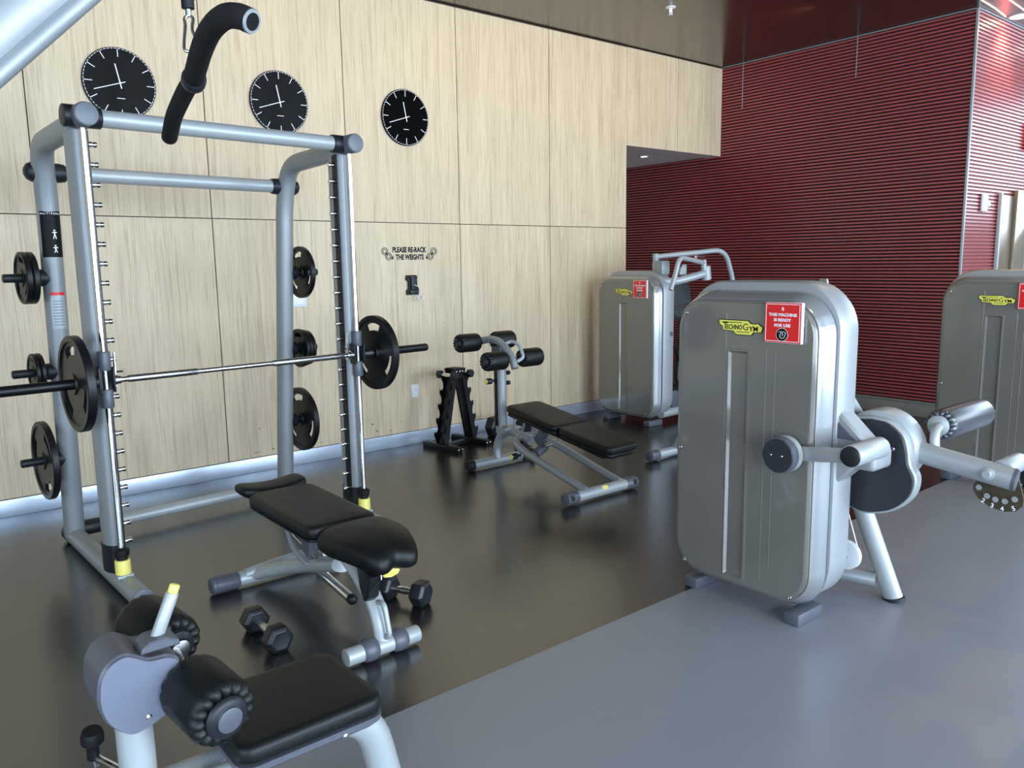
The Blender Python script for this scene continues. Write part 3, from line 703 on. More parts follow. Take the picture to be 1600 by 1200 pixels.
bench_near()

# ================================================================== HEX DUMBBELLS
def dumbbell(name_label, p, ang, R, L, HL, group, spin=0, chrome=True):
    """axis along local Y"""
    t = thing('dumbbell', name_label, 'dumbbell', p, ang, group)
    for s in (-1, 1):
        def hexo(r): return [(r*cos(pi/3*k+rad(spin)), r*sin(pi/3*k+rad(spin))) for k in range(6)]
        m = MB(); m.loft([(hexo(R*.72), 0), (hexo(R*.97), R*.16), (hexo(R), R*.30), (hexo(R), HL-R*.28), (hexo(R*.96), HL-R*.16), (hexo(R*.70), HL), (hexo(R*.62), HL-.001)], (0, s*L, R*.866), X, Z, Y*s)
        o = m.build('weight_head', HEX, t, 20); bv = o.modifiers.new('b', 'BEVEL'); bv.width = R*.05; bv.segments = 2; bv.limit_method = 'ANGLE'
    m = MB(); m.lathe([(.0155, -L), (.0145, -L*.8), (.0175, -L*.3), (.0185, 0), (.0175, L*.3), (.0145, L*.8), (.0155, L)], (0, 0, R*.866), Y, 24); m.build('handle', CHROME if chrome else STEEL, t)
    return t
HEX = mat('hex_rubber', (.010, .012, .015), .38, spec=.4, bump=.15, bscale=200)
dumbbell('black hex dumbbell lying end-on, left of the bench near its rear foot', (1.212, 3.195, 0), rad(1), .062, .080, .080, 'hex dumbbells on the floor', chrome=False)
dumbbell('black hex dumbbell with a shiny handle lying beside the front leg of the bench', (1.875, 3.14, 0), rad(25), .066, .055, .078, 'hex dumbbells on the floor')
dumbbell('big black hex dumbbell on the floor by the wall behind the decline bench', (4.53, 5.62, 0), rad(20), .105, .10, .11, 'hex dumbbells on the floor', chrome=False)

# ================================================================== DUMBBELL TOWER
def tower_rack():
    t = thing('dumbbell_tower', 'black A-shaped dumbbell tower with hooked sides against the oak wall', 'dumbbell rack', (3.975, 5.66, 0), rad(10))
    for s in (-1, 1):
        m = MB(); m.box((s*.178, 0, .026), (.055, .44, .052), bev=.003); m.build('foot', BLACK_PAINT, t)
        a, b = Vector((s*.172, 0, .05)), Vector((s*.040, 0, .655)); d = (b-a).normalized(); nrm = Vector((d.z*s, 0, -d.x*s))
        m = MB(); m.bar(a, b, .060, .042, up=nrm, bev=.002); m.build('post', BLACK_PAINT, t)
        L = (b-a).length; out = [(-.02, 0), (-.02, L)]
        pitch = L/5
        prof = []
        for k in range(5):
            s0 = k*pitch
            prof += [(s0+.0, .030), (s0+.03, .040), (s0+.060, .064), (s0+.092, .068), (s0+.094, .062), (s0+.088, .050), (s0+.095, .036), (s0+.110, .030)]
        out = [(0, -.015)]+[(min(x, L), y) for x, y in prof]+[(L, -.015)]
        for q in (-1, 1):
            m = MB(); m.prism(out, a+Y*q*.052, d, nrm, .005); m.build('hook_plate', BLACK_PAINT, t)
        for z in (.055, .10):
            for q in (-.018, .018):
                pass
        m = MB()
        for q in (-.022, .022): m.lathe([(.006, 0), (.006, .003), (.003, .005)], (s*.178+q, -.220, .030), -Y, 12)
        m.lathe([(.007, 0), (.007, .004), (.003, .006)], a+d*.03-Y*.030, -Y, 12)
        m.build('bolts', CHROME, t)
    m = MB(); m.box((0, 0, .026), (.32, .05, .035), bev=.002); m.build('cross_bar', BLACK_PAINT, t)
    m = MB(); m.prism([(-.075, .03), (-.045, -.05), (.045, -.05), (.075, .03), (.05, .035), (-.05, .035)], (0, -.056, .665), X, Z, .005); m.prism([(-.075, .03), (-.045, -.05), (.045, -.05), (.075, .03), (.05, .035), (-.05, .035)], (0, .056, .665), X, Z, .005)
    m.box((0, 0, .698), (.10, .115, .006), bev=.001); m.build('top_bracket', BLACK_PAINT, t)
    m = MB()
    for x in (-.04, 0, .035): m.lathe([(.007, 0), (.007, .004), (.003, .006)], (x, -.059, .672), -Y, 12)
    m.build('bolts', CHROME, t)
tower_rack()
for s, lab in ((-1, 'small black dumbbell on the top left hooks of the tower'), (1, 'small black dumbbell on the top right hooks of the tower')):
    c, sn = cos(rad(10)), sin(rad(10)); lx = s*.099
    dumbbell(lab, (3.975+lx*c, 5.66+lx*sn, .646-.038*.866), rad(10), .038, .062, .05, 'dumbbells on the tower')

# ================================================================== DECLINE BENCH (far)
def roller(t, c, ax, L, r, name='leg_roller', m_=None):
    """foam roller, axis ax from c, length L, puckered ends with plastic hub"""
    c, ax = Vector(c), Vector(ax).normalized(); m = MB(); n = 60; R = []
    prof = [(r*.50, .010), (r*.62, .002), (r*.82, .0), (r*.95, .012), (r*1.0, .030), (r*1.0, L-.030), (r*.95, L-.012), (r*.82, L), (r*.62, L-.002), (r*.50, L-.010)]
    sd, u, d = basis(ax)
    for i, (q, h) in enumerate(prof):
        ring = []
        for j in range(n):
            k = q
            if i in (1, 2, 3, 6, 7, 8): g = (.35 if i in (3, 6) else 1)*(1 if j % 4 == 0 else (.15 if j % 4 in (1, 3) else 0)); k = q*(1-.07*g); hh = h+.010*g*(1 if i < 5 else -1)
            else: hh = h
            ring.append(c+d*hh+sd*(k*cos(2*pi*j/n))+u*(k*sin(2*pi*j/n)))
        R.append(ring)
    o = m.rings(R).build(name, m_ or LEATHER, t, 60)
    for h, s in ((0, -1), (L, 1)):
        MB().lathe([(r*.60, -.006), (r*.56, .006), (r*.40, .014), (r*.38, .016), (r*.34, .014)], c+d*h, d*s, 32).build('end_hub', DARK_PL, o)
    return o
def bench_far():
    t = thing('decline_bench', 'black decline sit-up bench with four foam leg rollers, in the middle of the room', 'bench', (3.83, 4.30, 0))
    MB().cyl((-.265, .57, .046), (.30, .57, .046), .037, n=28).build('rear_foot', SILVER, t)
    for s in (-1, 1):
        MB().lathe([(.034, -.002), (.041, .004), (.042, .055), (.038, .058)], (-.315 if s < 0 else .35, .57, .046), X*-s, 28).build('foot_cap', BLACK_RUB, t)
    m = MB(); m.tube(spline([(-.02, .57, .06), (-.01, .575, .16), (0, .53, .255), (0, .42, .30), (0, .28, .285), (0, .18, .262)]), .034, 22, taper=None); m.build('rear_leg', SILVER, t)
    # the two front rails rise and meet in a bow
    P = path([(-.165, -.58, .070), (-.165, .10, .235), (-.10, .27, .285), (.10, .27, .285), (.165, .10, .235), (.165, -.58, .070)], [.16, .10, .10, .16], 8)
    MB().tube(P, .028, 22).build('front_rails', SILVER, t)
    MB().cyl((-.27, -.59, .050), (.21, -.59, .050), .038, n=28).build('front_foot', SILVER_L, t)
    for s in (-1, 1):
        o = MB().lathe([(.037, 0), (.044, .004), (.044, .10), (.040, .108)], (-.375+.004 if s < 0 else .31, -.59, .050), X*-s, 32).build('foot_cap', GREY_PL, t)
        m = MB(); m.box(((-.335 if s < 0 else .27), -.63, .062), (.028, .016, .030), bev=.003); m.build('cap_latch', DARK_PL, o)
    m = MB(); m.box((-.02, -.618, .075), (.052, .004, .026), R=Matrix.Rotation(rad(-35), 3, 'X')); m.build('size_label', YELLOW, t)
    # post
    m = MB(); m.tube([(0.0, .535, .27), (0.0, .535, .86)], .042, 28, up=Y, ry=.046); m.build('post', SILVER, t)
    m = MB(); m.box((-.038, .545, .58), (.012, .040, .50), bev=.002); m.build('post_slot', BLACK_PAINT, t)
    m = MB(); m.box((0, .44, .325), (.17, .10, .02), bev=.003); m.box((-.07, .46, .355), (.012, .012, .07)); m.box((.07, .46, .355), (.012, .012, .07)); m.build('pad_bracket', SILVER, t)
    def knob(p, ax, r, L, c=None):
        o = MB().lathe([(r*.45, 0), (r*.45, L*.4), (r, L*.45), (r, L*.92), (r*.85, L)], p, ax, 20).build('adjust_knob', DARK_PL, t)
        if c: MB().lathe([(r*.8, 0), (r*.7, .003)], Vector(p)+Vector(ax)*L, ax, 20).build('knob_cap', c, o)
    knob((-.04, .56, .690), (-1, 0, 0), .024, .085, YELLOW); knob((.04, .53, .745), (1, 0, 0), .017, .045); knob((.04, .53, .665), (1, 0, 0), .017, .045)
    knob((-.155, .115, .190), (-1, 0, 0), .023, .09, YELLOW)
    MB().cyl((-.13, .10, .165), (.02, .14, .17), .022, n=20).build('gas_strut', STEEL, t)
    MB().cyl((.0, .13, .17), (.12, .16, .20), .036, n=24, bev=.004).build('strut_housing', GREY_PL, t)
    MB().cyl((.07, .10, .225), (.19, .10, .245), .016, n=16).build('pivot_pin', CHROME, t)
    m = MB(); m.box((-.12, .08, .150), (.07, .03, .018), R=Matrix.Rotation(.4, 3, 'Y'), bev=.003); m.build('release_pedal', BLACK_RUB, t)
    # roller head
    m = MB(); m.tube(spline([(-.02, .74, .990), (0, .66, 1.005), (0, .56, .995), (0, .46, .945), (0, .39, .870), (0, .355, .800)]), .029, 20); m.build('roller_arm', SILVER, t)
    m = MB(); m.box((0, .54, .90), (.085, .12, .12), bev=.012); m.build('head_bracket', GREY_PL, t)
    m = MB(); m.tube(path([(.02, .50, .975), (.060, .47, 1.0), (.080, .40, .975), (.080, .345, .880), (.030, .365, .850)], .03), .014, 12); m.build('hand_grip', SILVER_L, t)
    MB().cyl((-.20, .72, .985), (.20, .72, .985), .012, n=14).build('roller_axle', STEEL, t)
    MB().cyl((-.20, .40, .868), (.22, .40, .868), .012, n=14).build('roller_axle', STEEL, t)
    for x in (-.275, .075): roller(t, (x, .72, .985), X, .20, .072)
    for x in (-.26, .09): roller(t, (x, .40, .868), X, .20, .072)
    # pads
    sl = (.530-.448)/(.36); d1 = Vector((0, -1, -.145)).normalized(); up1 = Vector((0, -.145, 1)).normalized(); ux = Vector((-1, 0, 0))
    a = Vector((0.01, .30, .498)); L1 = .565
    m = MB(); pad(m, .345, L1, .045, .05, a+d1*L1/2, ux, d1, up1, bev=.014, taper=.02); m.build('back_pad', LEATHER, t)
    m = MB(); pad(m, .325, L1-.02, .030, .045, a+d1*L1/2-up1*.031, ux, d1, up1, bev=.008, taper=.02); m.build('back_board', BLACK_PAINT, t)
    b = a+d1*(L1+.015)-up1*.004; L2 = .50
    m = MB(); pad(m, .335, L2, .050, .05, b+d1*L2/2, ux, d1, up1, bev=.015, taper=.13); m.build('seat_pad', LEATHER, t)
    m = MB(); pad(m, .30, L2-.03, .034, .04, b+d1*L2/2-up1*.036, ux, d1, up1, bev=.012, taper=.16); m.build('seat_board', BLACK_PAINT, t)
    for s in (-1, 1):
        m = MB(); m.bar(a+X*s*.06+d1*.02-up1*.045, b+X*s*.06+d1*.38-up1*.055, .03, .035, bev=.003); m.build('pad_rail', BLACK_PAINT, t)
    m = MB(); m.bar((0, .02, .36), (0, .10, .27), .05, .07, bev=.006); m.build('rail_mount', GREY_PL, t)
bench_far()

# ---- low bench mostly hidden behind the big machine: only its end foot shows
t = thing('flat_bench', 'low silver bench foot with a dark cap, sticking out from behind the big machine', 'bench', (5.10, 3.60, 0))
MB().cyl((-.22, .53, .046), (.22, .53, .046), .038, n=28).build('end_foot', SILVER_L, t)
for s in (-1, 1):
    MB().lathe([(.036, 0), (.043, .005), (.043, .10), (.040, .104)], (s*.325, .53, .046), X*-s, 32).build('foot_cap', GREY_PL, t)
MB().cyl((-.20, -.53, .046), (.20, -.53, .046), .038, n=28).build('end_foot', SILVER_L, t)
m = MB(); m.tube(path([(0, .53, .06), (0, .36, .34), (0, -.36, .34), (0, -.53, .06)], .08), .032, 18); m.build('frame', SILVER, t)
m = MB(); pad(m, .28, .84, .06, .05, (.02, -.08, .375), X, Y, Z, bev=.016); m.build('pad', LEATHER, t)

# ================================================================== SELECTORISED MACHINES
def shroud(t, detail=True):
    """weight stack housing; local origin at the foot of the front cover, facing -X"""
    cz, w, h, r = .758, .722, 1.335, .150
    L = []
    for ins, x in ((.0, .004), (.0, .0), (-.006, .006), (-.030, .062), (-.034, .074)):
        L.append((rrect(w-2*ins, h-2*ins, r-ins, 8), x))
    m = MB(); m.loft(L, (0, .008, cz), Y, Z, X); m.build('cover_rim', RIM, t)
    m = MB(); m.loft([(rrect(w+.05, h+.05, r+.02, 8), .070), (rrect(w+.05, h+.05, r+.02, 8), .092)], (0, .004, cz), Y, Z, X); m.build('rim_seam', GREY_PL, t)
    L = []
    for ins, x in ((.030, .088), (.008, .094), (.0, .108), (.0, .225), (.008, .243), (.030, .255), (.09, .262)):
        L.append((rrect(.802-2*ins, 1.438-2*ins, .215-ins, 10), x))
    m = MB(); m.loft(L, (0, 0, .785), Y, Z, X); sh = m.build('housing', SHELL, t)
    # front cover with a long pressed recess
    def ring(w_, h_, r_, x, cy=.008, c=0): return [Vector((x, cy+a, cz+c+b)) for a, b in rrect(w_, h_, r_, 8)]
    gy, gz, gw, gh = .025, (.135+1.19)/2-cz, .095, 1.055
    m = MB()
    m.rings([ring(w-.006, h-.006, r, .003), ring(w-.010, h-.010, r, -.006), ring(w-.030, h-.030, r-.01, -.012), ring(w-.045, h-.042, r-.02, -.014), ring(w-.052, h-.048, r-.023, -.014), ring(gw+.046, gh+.034, .012, -.014, gy, gz),
             ring(gw+.034, gh+.026, .010, -.014, gy, gz), ring(gw+.022, gh+.022, .010, -.0165, gy, gz), ring(gw+.008, gh+.008, .008, -.0165, gy, gz), ring(gw-.010, gh-.014, .004, -.003, gy, gz)], cap0=True, cap1=True)
    cv = m.build('front_cover', COVER, t, 30)
    # slim pressed ribs on the cover
    for yy, z0, z1 in ((.095, .30, 1.36), (-.115, .16, 1.22), (-.16, .20, 1.20)):
        m = MB(); m.tube([(-.0135, yy, z0), (-.0135, yy, z1)], .0012, 8, up=Y, ry=.004); m.build('pressed_rib', COVER, cv)
    for yy, zz in ((.318, 1.355), (-.285, 1.325), (.340, .70), (.305, .135), (-.275, .125)):
        m = MB(); m.lathe([(.009, 0), (.009, -.002), (.006, -.004), (.003, -.002)], (-.0135, yy, zz), X, 16); m.build('screw', STEEL, cv)
    for yy in (-.285, .265):
        m = MB(); m.box((.085, yy, .028), (.20, .075, .056), bev=.008); m.build('foot', GREY_PL, t)
    m = MB(); m.cyl((.20, -.399, .90), (.20, -.403, .90), .024, n=24); m.build('side_plug', GREY_PL, sh)
    # badge
    bo = Vector((-.0165, .014, 1.305)); ux = -Y
    out = [(-.108, .026), (-.005, .026), (.035, .026), (.050, .014), (.074, .014), (.080, .018), (.092, .010), (.108, .0), (.100, -.022), (.062, -.024), (.052, -.036), (-.020, -.036), (-.036, -.022), (-.088, -.020), (-.090, -.004), (-.106, .004)]; out = [(a*1.07, b*1.07) for a, b in out]
    m = MB(); m.prism(out, bo, ux, Z, .004); bd = m.build('maker_badge', INK, t)
    m = MB(); m.prism(inset(out, .003), bo-X*.0025, ux, Z, .002); m.build('badge_face', YEL_SIGN, bd)
    q = bo-X*.0040
    m = MB(); m.prism([(-.098, .018), (.008, .018), (.008, .015), (-.098, .015)], q, ux, Z, .0010); m.prism([(-.02, -.026), (.046, -.026), (.046, -.023), (-.02, -.023)], q, ux, Z, .0010); m.build('badge_line', INK, bd)
    text('letters', 'T', INK, bd, q+ux*-.080+Z*.000, ux, Z, .031, .026, bold=.0, depth=.001)
    text('letters', 'ECHNO', INK, bd, q+ux*-.032-Z*.004, ux, Z, .022, .082, bold=.02, depth=.001)
    text('letters', 'G', INK, bd, q+ux*.026-Z*.001, ux, Z, .030, .026, bold=.0, depth=.001)
    text('letters', 'YM', INK, bd, q+ux*.066-Z*.008, ux, Z, .022, .046, bold=.02, depth=.001)
    # ready-for-use placard in its clear holder
    so = Vector((-.030, -.206, 1.332))
    m = MB(); m.box(so+Vector((.004, 0, 0)), (.014, .176, .172), bev=.002); pl = m.build('ready_sign', WHITE, t, label='red placard reading this machine is ready for use')
    m = MB(); m.box(so+Vector((-.004, .003, 0)), (.003, .170, .168)); m.build('sign_face', RED_SIGN, pl)
    m = MB(); F = so-X*.0060
    for a, b, c, d in ((.003-.079, 0, .0025, .158), (.003+.079, 0, .0025, .158), (.003, .078, .158, .0025), (.003, -.078, .158, .0025)): m.box(F+Y*a+Z*b, (.0008, c, d))
    m.build('sign_border', WHITE, pl)
    for s_, zz, ww in (('THIS MACHINE', .034, .132), ('IS READY', .012, .080), ('FOR USE', -.011, .076)):
        text('letters', s_, WHITE, pl, F+Y*.003+Z*zz, ux, Z, .0135, ww, bold=.035, depth=.001)
    m = MB(); m.cyl(F+Y*.003-Z*.050, F+Y*.003-Z*.050-X*.0006, .0285, n=32); m.build('sign_disc', WHITE, pl)
    m = MB(); m.cyl(F+Y*.003-Z*.050-X*.0006, F+Y*.003-Z*.050-X*.0012, .0265, n=32); m.build('sign_disc_centre', INK, pl)
    c = F+Y*.003-Z*.050-X*.0016
    m = MB(); m.tube([c+ux*a+Z*b for a, b in ((-.016, .010), (-.006, .013), (.003, .012), (.013, .012), (.018, .006), (.014, -.004), (.010, -.014), (.0, -.016), (-.007, -.012), (-.010, -.004), (-.006, .004), (0, .008), (.005, .002), (.002, -.006))], .0012, 6); m.build('hand_emblem', WHITE, pl)
    m = MB(); m.tube([F+Y*.003+Z*.066, F+Y*.003+Z*.058], .002, 6); m.tube([F+Y*.008+Z*.060, F-Y*.002+Z*.060], .002, 6); m.tube([F+Y*.003+Z*.056, F+Y*.003+Z*.052], .004, 6); m.build('sign_crest', WHITE, pl)
    return sh

def machine_leg():
    O = Vector((3.045, 2.08, 0))
    t = thing('leg_machine', 'large grey weight machine nearest the camera with a padded leg roller arm', 'exercise machine', O)
    shroud(t)
    def P(x, y, z): return Vector((x, y, z))-O
    # gusset and pivot tube
    m = MB(); m.prism([(1.715-2.08, .965), (1.690-2.08, .965), (1.560-2.08, .845), (1.560-2.08, .775), (1.690-2.08, .640), (1.715-2.08, .640)], (.16, 0, 0), Y, Z, .11, .010); m.build('gusset', SHELL, t)
    m = MB(); m.prism([(1.707-2.08, .935), (1.60-2.08, .845), (1.707-2.08, .845)], (.103, 0, 0), Y, Z, .006, .002); m.build('gusset_inlay', GREY_PL, t)
    MB().cyl(P(2.985, 1.54, .817), P(3.235, 1.54, .817), .045, n=32, bev=.006).build('pivot_tube', SILVER_L, t)
    MB().lathe([(.043, 0), (.040, .006), (.028, .010)], P(2.987, 1.54, .817), -X, 32).build('pivot_cap', DARK_PL, t)
    m = MB(); m.box(P(3.24, 1.575, .765), (.16, .10, .09), bev=.020, seg=3); m.build('bearing_block', SHELL, t)
    # link arm and round counterweight
    m = MB(); m.bar(P(3.000, 1.56, .815), P(3.000, 1.81, .782), .008, .062, up=Z, bev=.002); m.build('link_arm', mat('link_grey', (.30, .31, .31), .4, .3), t)
    m = MB(); m.lathe([(.068, 0), (.076, .004), (.078, .012), (.078, .034), (.074, .036)], P(2.925, 1.825, .780), X, 40); kb = m.build('counterweight', GREY_PL, t)
    m = MB(); m.lathe([(.079, 0), (.079, .030)], P(2.962, 1.825, .780), X, 40); m.build('counterweight_ring', SILVER_L, kb)
    m = MB(); m.lathe([(.070, 0), (.072, .003)], P(2.922, 1.825, .780), X, 40); m.build('counterweight_face', mat_face, kb)
    for dy, dz in ((.03, 0), (-.022, .002)):
        m = MB(); m.lathe([(.006, 0), (.004, .002)], P(2.920, 1.825+dy, .780+dz), -X, 12); m.build('rivet', CHROME, kb)
    # cam and its backing rim
    cam = [(1.651, .912), (1.575, .902), (1.512, .855), (1.487, .793), (1.476, .728), (1.448, .668), (1.462, .590), (1.520, .522), (1.594, .485), (1.680, .470), (1.762, .498), (1.815, .560), (1.83, .64), (1.80, .74), (1.79, .84), (1.735, .895)]
    Pc = [(p.x-2.08, p.y) for p in spline([(a, b, 0) for a, b in cam+[cam[0]]], 5)[:-1]]
    m = MB(); m.prism(Pc, (.36, 0, 0), Y, Z, .055, .006); m.build('cam_rim', SILVER_L, t)
    m = MB(); m.prism(inset(Pc, .010), (.328, 0, 0), Y, Z, .012, .003); cf = m.build('cam_face', mat_face, t)
    m = MB(); m.lathe([(.008, 0), (.008, .003), (.004, .005)], P(3.35, 1.54, .79), -X, 14); m.build('screw', CHROME, cf)
    m = MB(); m.cyl(P(3.41, 1.640, .770), P(3.53, 1.640, .770), .168, n=56, bev=.012); m.build('cam_housing', SILVER_L, t)
    # lever arm
    a, b = P(3.47, 1.56, .778), P(3.50, 1.125, .712)
    m = MB(); m.tube([a, b], .033, 28, up=Z, ry=.047); m.build('lever_arm', SHELL, t)
    dd = (b-a).normalized(); m = MB(); m.tube([b, b+dd*.012], .031, 28, up=Z, ry=.045); m.tube([b-dd*.001, b+dd*.006], .034, 28, up=Z, ry=.048); m.build('arm_cap', GREY_PL, t)
    p = P(3.462, 1.205, .728); m = MB(); m.lathe([(.026, 0), (.026, .008), (.018, .010), (.018, .022), (.016, .025)], p, -X, 28); m.build('arm_bolt', SILVER_L, t)
    # roller 1
    ra = P(3.60, 1.463, .868)
    m = MB(); m.tube(path([P(3.50, 1.43, .745), P(3.505, 1.44, .865), P(3.64, 1.463, .868)], .05), .020, 18); m.build('roller_bracket', SILVER_L, t)
    r1 = roller(t, ra, X, .46, .068, m_=LEATHER_SH); 
    MB().lathe([(.045, 0), (.045, -.012), (.036, -.018), (.02, -.020)], ra, X, 32).build('roller_washer', SILVER_L, r1)
    # roller 2
    m = MB(); m.cyl(P(3.52, 1.175, .742), P(3.70, 1.175, .742), .040, n=28, bev=.005); m.build('axle_tube', SILVER_L, t)
    roller(t, P(3.70, 1.150, .690), X, .40, .070, m_=LEATHER_SH)
    # range plate
    fan = [(1.262, .690), (1.282, .655), (1.282, .628), (1.262, .600), (1.215, .572), (1.160, .563), (1.118, .575), (1.096, .600), (1.092, .628), (1.118, .720), (1.20, .735)]
    m = MB(); m.prism([(y-2.08, z) for y, z in fan], (3.520-3.03, 0, 0), Y, Z, .006, .001); fp = m.build('range_plate', mat('bronze_plate', (.085, .065, .04), .35, .4), t, label='bronze range plate numbered along its curved edge')
    for k, (ch, yy, zz, ro) in enumerate((('2', 1.235, .598, 25), ('3', 1.200, .585, 10), ('4', 1.163, .580, -5), ('5', 1.122, .590, -25))):
        ux = Vector((0, -cos(rad(ro)), -sin(rad(ro)))); uy = Vector((0, -sin(rad(ro)), cos(rad(ro)))) 
        uy = X.cross(ux)*1.0
        text('number', ch, WHITE, fp, P(3.516, yy, zz), ux, (-X).cross(ux), .019, bold=.02, depth=.001)
    for yy, zz in ((1.255, .650), (1.222, .620), (1.190, .612), (1.155, .612), (1.120, .628)):
        m = MB(); m.cyl(P(3.5165, yy, zz), P(3.5155, yy, zz), .012, n=18); m.build('range_hole', SHELL, fp)
    # legs
    m = MB(); m.tube([P(3.60, 1.80, .46), P(3.625, 1.625, .014)], .034, 28, up=Y, ry=.046); m.build('front_leg', SILVER_L, t)
    m = MB(); m.tube([P(3.625, 1.625, .016), P(3.626, 1.621, .0)], .040, 28, up=Y, ry=.052); m.build('leg_foot', DARK_PL, t)
    m = MB(); m.tube(path([P(3.30, 2.02, .095), P(3.50, 2.0, .095), P(3.60, 1.70, .085)], .08), .036, 22); m.build('floor_tube', SILVER, t)
    m = MB(); m.tube([P(3.27, 1.78, 1.10), P(3.60, 1.78, .80)], .026, 20); m.build('brace', SILVER_L, t)
    MB().lathe([(.055, 0), (.068, .002), (.068, .006), (.060, .010), (.060, .016), (.068, .020), (.068, .024), (.055, .026)], P(3.395, 1.752, .245), X, 40).build('pulley', WHITE_PL, t)
    MB().lathe([(.018, 0), (.018, .006), (.010, .010)], P(3.395, 1.752, .245), -X, 20).build('pulley_bolt', CHROME, t)
    MB().lathe([(.045, 0), (.045, .024)], P(3.400, 1.835, .345), X, 32).build('pulley', WHITE_PL, t)
    m = MB(); m.tube([P(3.407, 1.805, .60), P(3.407, 1.690, .262)], .0028, 8); m.build('cable', WHITE_PL, t)
    m = MB(); m.box(P(3.38, 1.88, .28), (.05, .10, .30), bev=.006); m.build('pulley_bracket', SILVER, t)
    m = MB(); m.tube([P(3.45, 1.70, .77), P(3.60, 2.20, .52), P(3.60, 2.38, .52)], .035, 18); m.build('seat_frame', SILVER, t)
    m = MB(); pad(m, .34, .34, .06, .05, P(3.58, 2.32, .50), X, Y, Z); m.build('seat', LEATHER, t)
    m = MB(); m.bar(P(3.56, 2.50, .58), P(3.56, 2.62, 1.05), .30, .06, up=Y, bev=.02); m.build('backrest', LEATHER, t)
    m = MB(); m.prism([(-.022, 0), (.022, 0), (.022, 1.0), (.016, 1.01), (-.016, 1.01), (-.022, 1.0)], P(3.70, 2.089, .49), -Y*1.0, Z, .012); m.build('adjust_post', STEEL, t)
    MB().cyl(P(3.693, 2.089, 1.465), P(3.690, 2.089, 1.465), .008, n=14).build('post_hole', INK, t)
    m = MB(); m.bar(P(3.70, 2.089, .50), P(3.60, 2.18, .50), .03, .03); m.build('post_clamp', SILVER, t)
mat_face = mat('charcoal_face', (.026, .028, .035), .42, spec=.4)
LEATHER_SH = mat('grey_sheen_leather', (.045, .052, .060), .30, spec=.9, bump=.1, bscale=300)
machine_leg()

def machine_press():
    O = Vector((5.82, 5.345, 0))
    t = thing('chest_press_machine', 'grey weight machine by the alcove with white tubular press arms above it', 'exercise machine', O)
    shroud(t)
    def P(x, y, z): return Vector((x, y, z))-O
    m = MB(); m.tube([P(6.02, 5.125, 1.38), P(5.98, 5.11, 1.58)], .038, 22); m.build('arm_post', SILVER_L, t)
    m = MB(); m.tube([P(5.98, 5.11, 1.578), P(5.963, 5.105, 1.665)], .030, 22); m.build('arm_pivot', SILVER_L, t)
    m = MB(); m.tube(path([P(5.968, 5.105, 1.635), P(6.78, 4.90, 1.700), P(6.93, 4.90, 1.38), P(6.95, 4.90, 1.20)], .14, 8), .025, 20); m.build('press_arm', SILVER_L, t)
    m = MB(); m.tube(path([P(6.40, 4.86, 1.570), P(5.92, 4.78, 1.630), P(5.86, 4.78, 1.45), P(5.80, 4.78, 1.33)], [.08, .10], 8), .023, 18); m.build('hand_grip', SILVER_L, t)
    m = MB(); m.tube([P(6.40, 4.86, 1.50), P(6.38, 4.86, 1.60)], .028, 20); m.build('arm_pivot', SILVER_L, t)
    m = MB(); m.tube(spline([P(5.95, 5.02, 1.40), P(6.10, 4.98, 1.40), P(6.25, 4.92, 1.43), P(6.44, 4.86, 1.475)]), .038, 20); m.build('lower_arm', SILVER_L, t)
    m = MB(); m.tube([P(6.42, 4.86, 1.54), P(6.44, 4.86, 1.41)], .046, 24); m.build('arm_knuckle', SILVER_L, t)
    m = MB(); m.prism([(-.05, 0), (.05, 0), (.05, .10), (.0, .10), (-.04, .06)], P(6.22, 4.98, 1.46), X, Z, .02, .004); m.build('arm_stop', SILVER_L, t)
    m = MB(); m.box(P(6.0, 5.05, 1.53), (.12, .10, .14), bev=.02); m.build('gear_box', SILVER, t)
    m = MB(); m.cyl(P(6.43, 4.99, 1.628), P(6.56, 4.99, 1.633), .016, n=16); m.build('link_bolt', CHROME, t)
    # back pad, dark plastic shell
    m = MB(); m.loft([(rrect(.30, .34, .08), -.05), (rrect(.34, .38, .09), -.03), (rrect(.34, .38, .09), .03), (rrect(.28, .32, .08), .06)], P(6.42, 5.20, 1.20), X, (0, .12, 1), -Y); m.build('head_pad', DARK_PL2, t)
    m = MB(); m.loft([(rrect(.30, .70, .07), -.04), (rrect(.34, .74, .08), -.02), (rrect(.34, .74, .08), .02), (rrect(.28, .68, .07), .05)], P(6.56, 5.16, .72), X, (.16, .06, 1), -Y); m.build('back_pad', DARK_PL2, t)
    m = MB(); m.tube([P(6.06, 5.08, 1.12), P(6.62, 5.12, 1.16)], .011, 12); m.build('support_rod', STEEL, t)
    m = MB(); m.tube([P(6.10, 5.10, .98), P(6.50, 5.12, .40)], .012, 12); m.build('link_rod', BLACK_PAINT, t)
    m = MB(); m.cyl(P(6.20, 5.03, .235), P(6.20, 5.06, .235), .085, n=32, bev=.01); m.build('dial', GREY_PL, t)
    m = MB(); m.tube([P(6.0, 5.05, .105), P(7.0, 5.10, .105)], .045, 22); m.build('floor_tube', SILVER_L, t)
    m = MB(); m.box(P(6.98, 5.18, .26), (.10, .10, .52), bev=.01); m.build('rear_post', SILVER, t)
    m = MB(); pad(m, .36, .40, .06, .06, P(6.85, 5.18, .50), X, Y, Z); m.build('seat', LEATHER, t)
    m = MB(); m.box(P(6.5, 5.20, .145), (.14, .10, .05), bev=.008); m.build('pad_foot', SILVER, t)
    m = MB(); m.bar(P(6.5, 5.20, .16), P(6.52, 5.20, .40), .05, .05, up=Y); m.build('pad_post', SILVER, t)
DARK_PL2 = mat('dark_green_grey_plastic', (.026, .034, .035), .5)
machine_press()
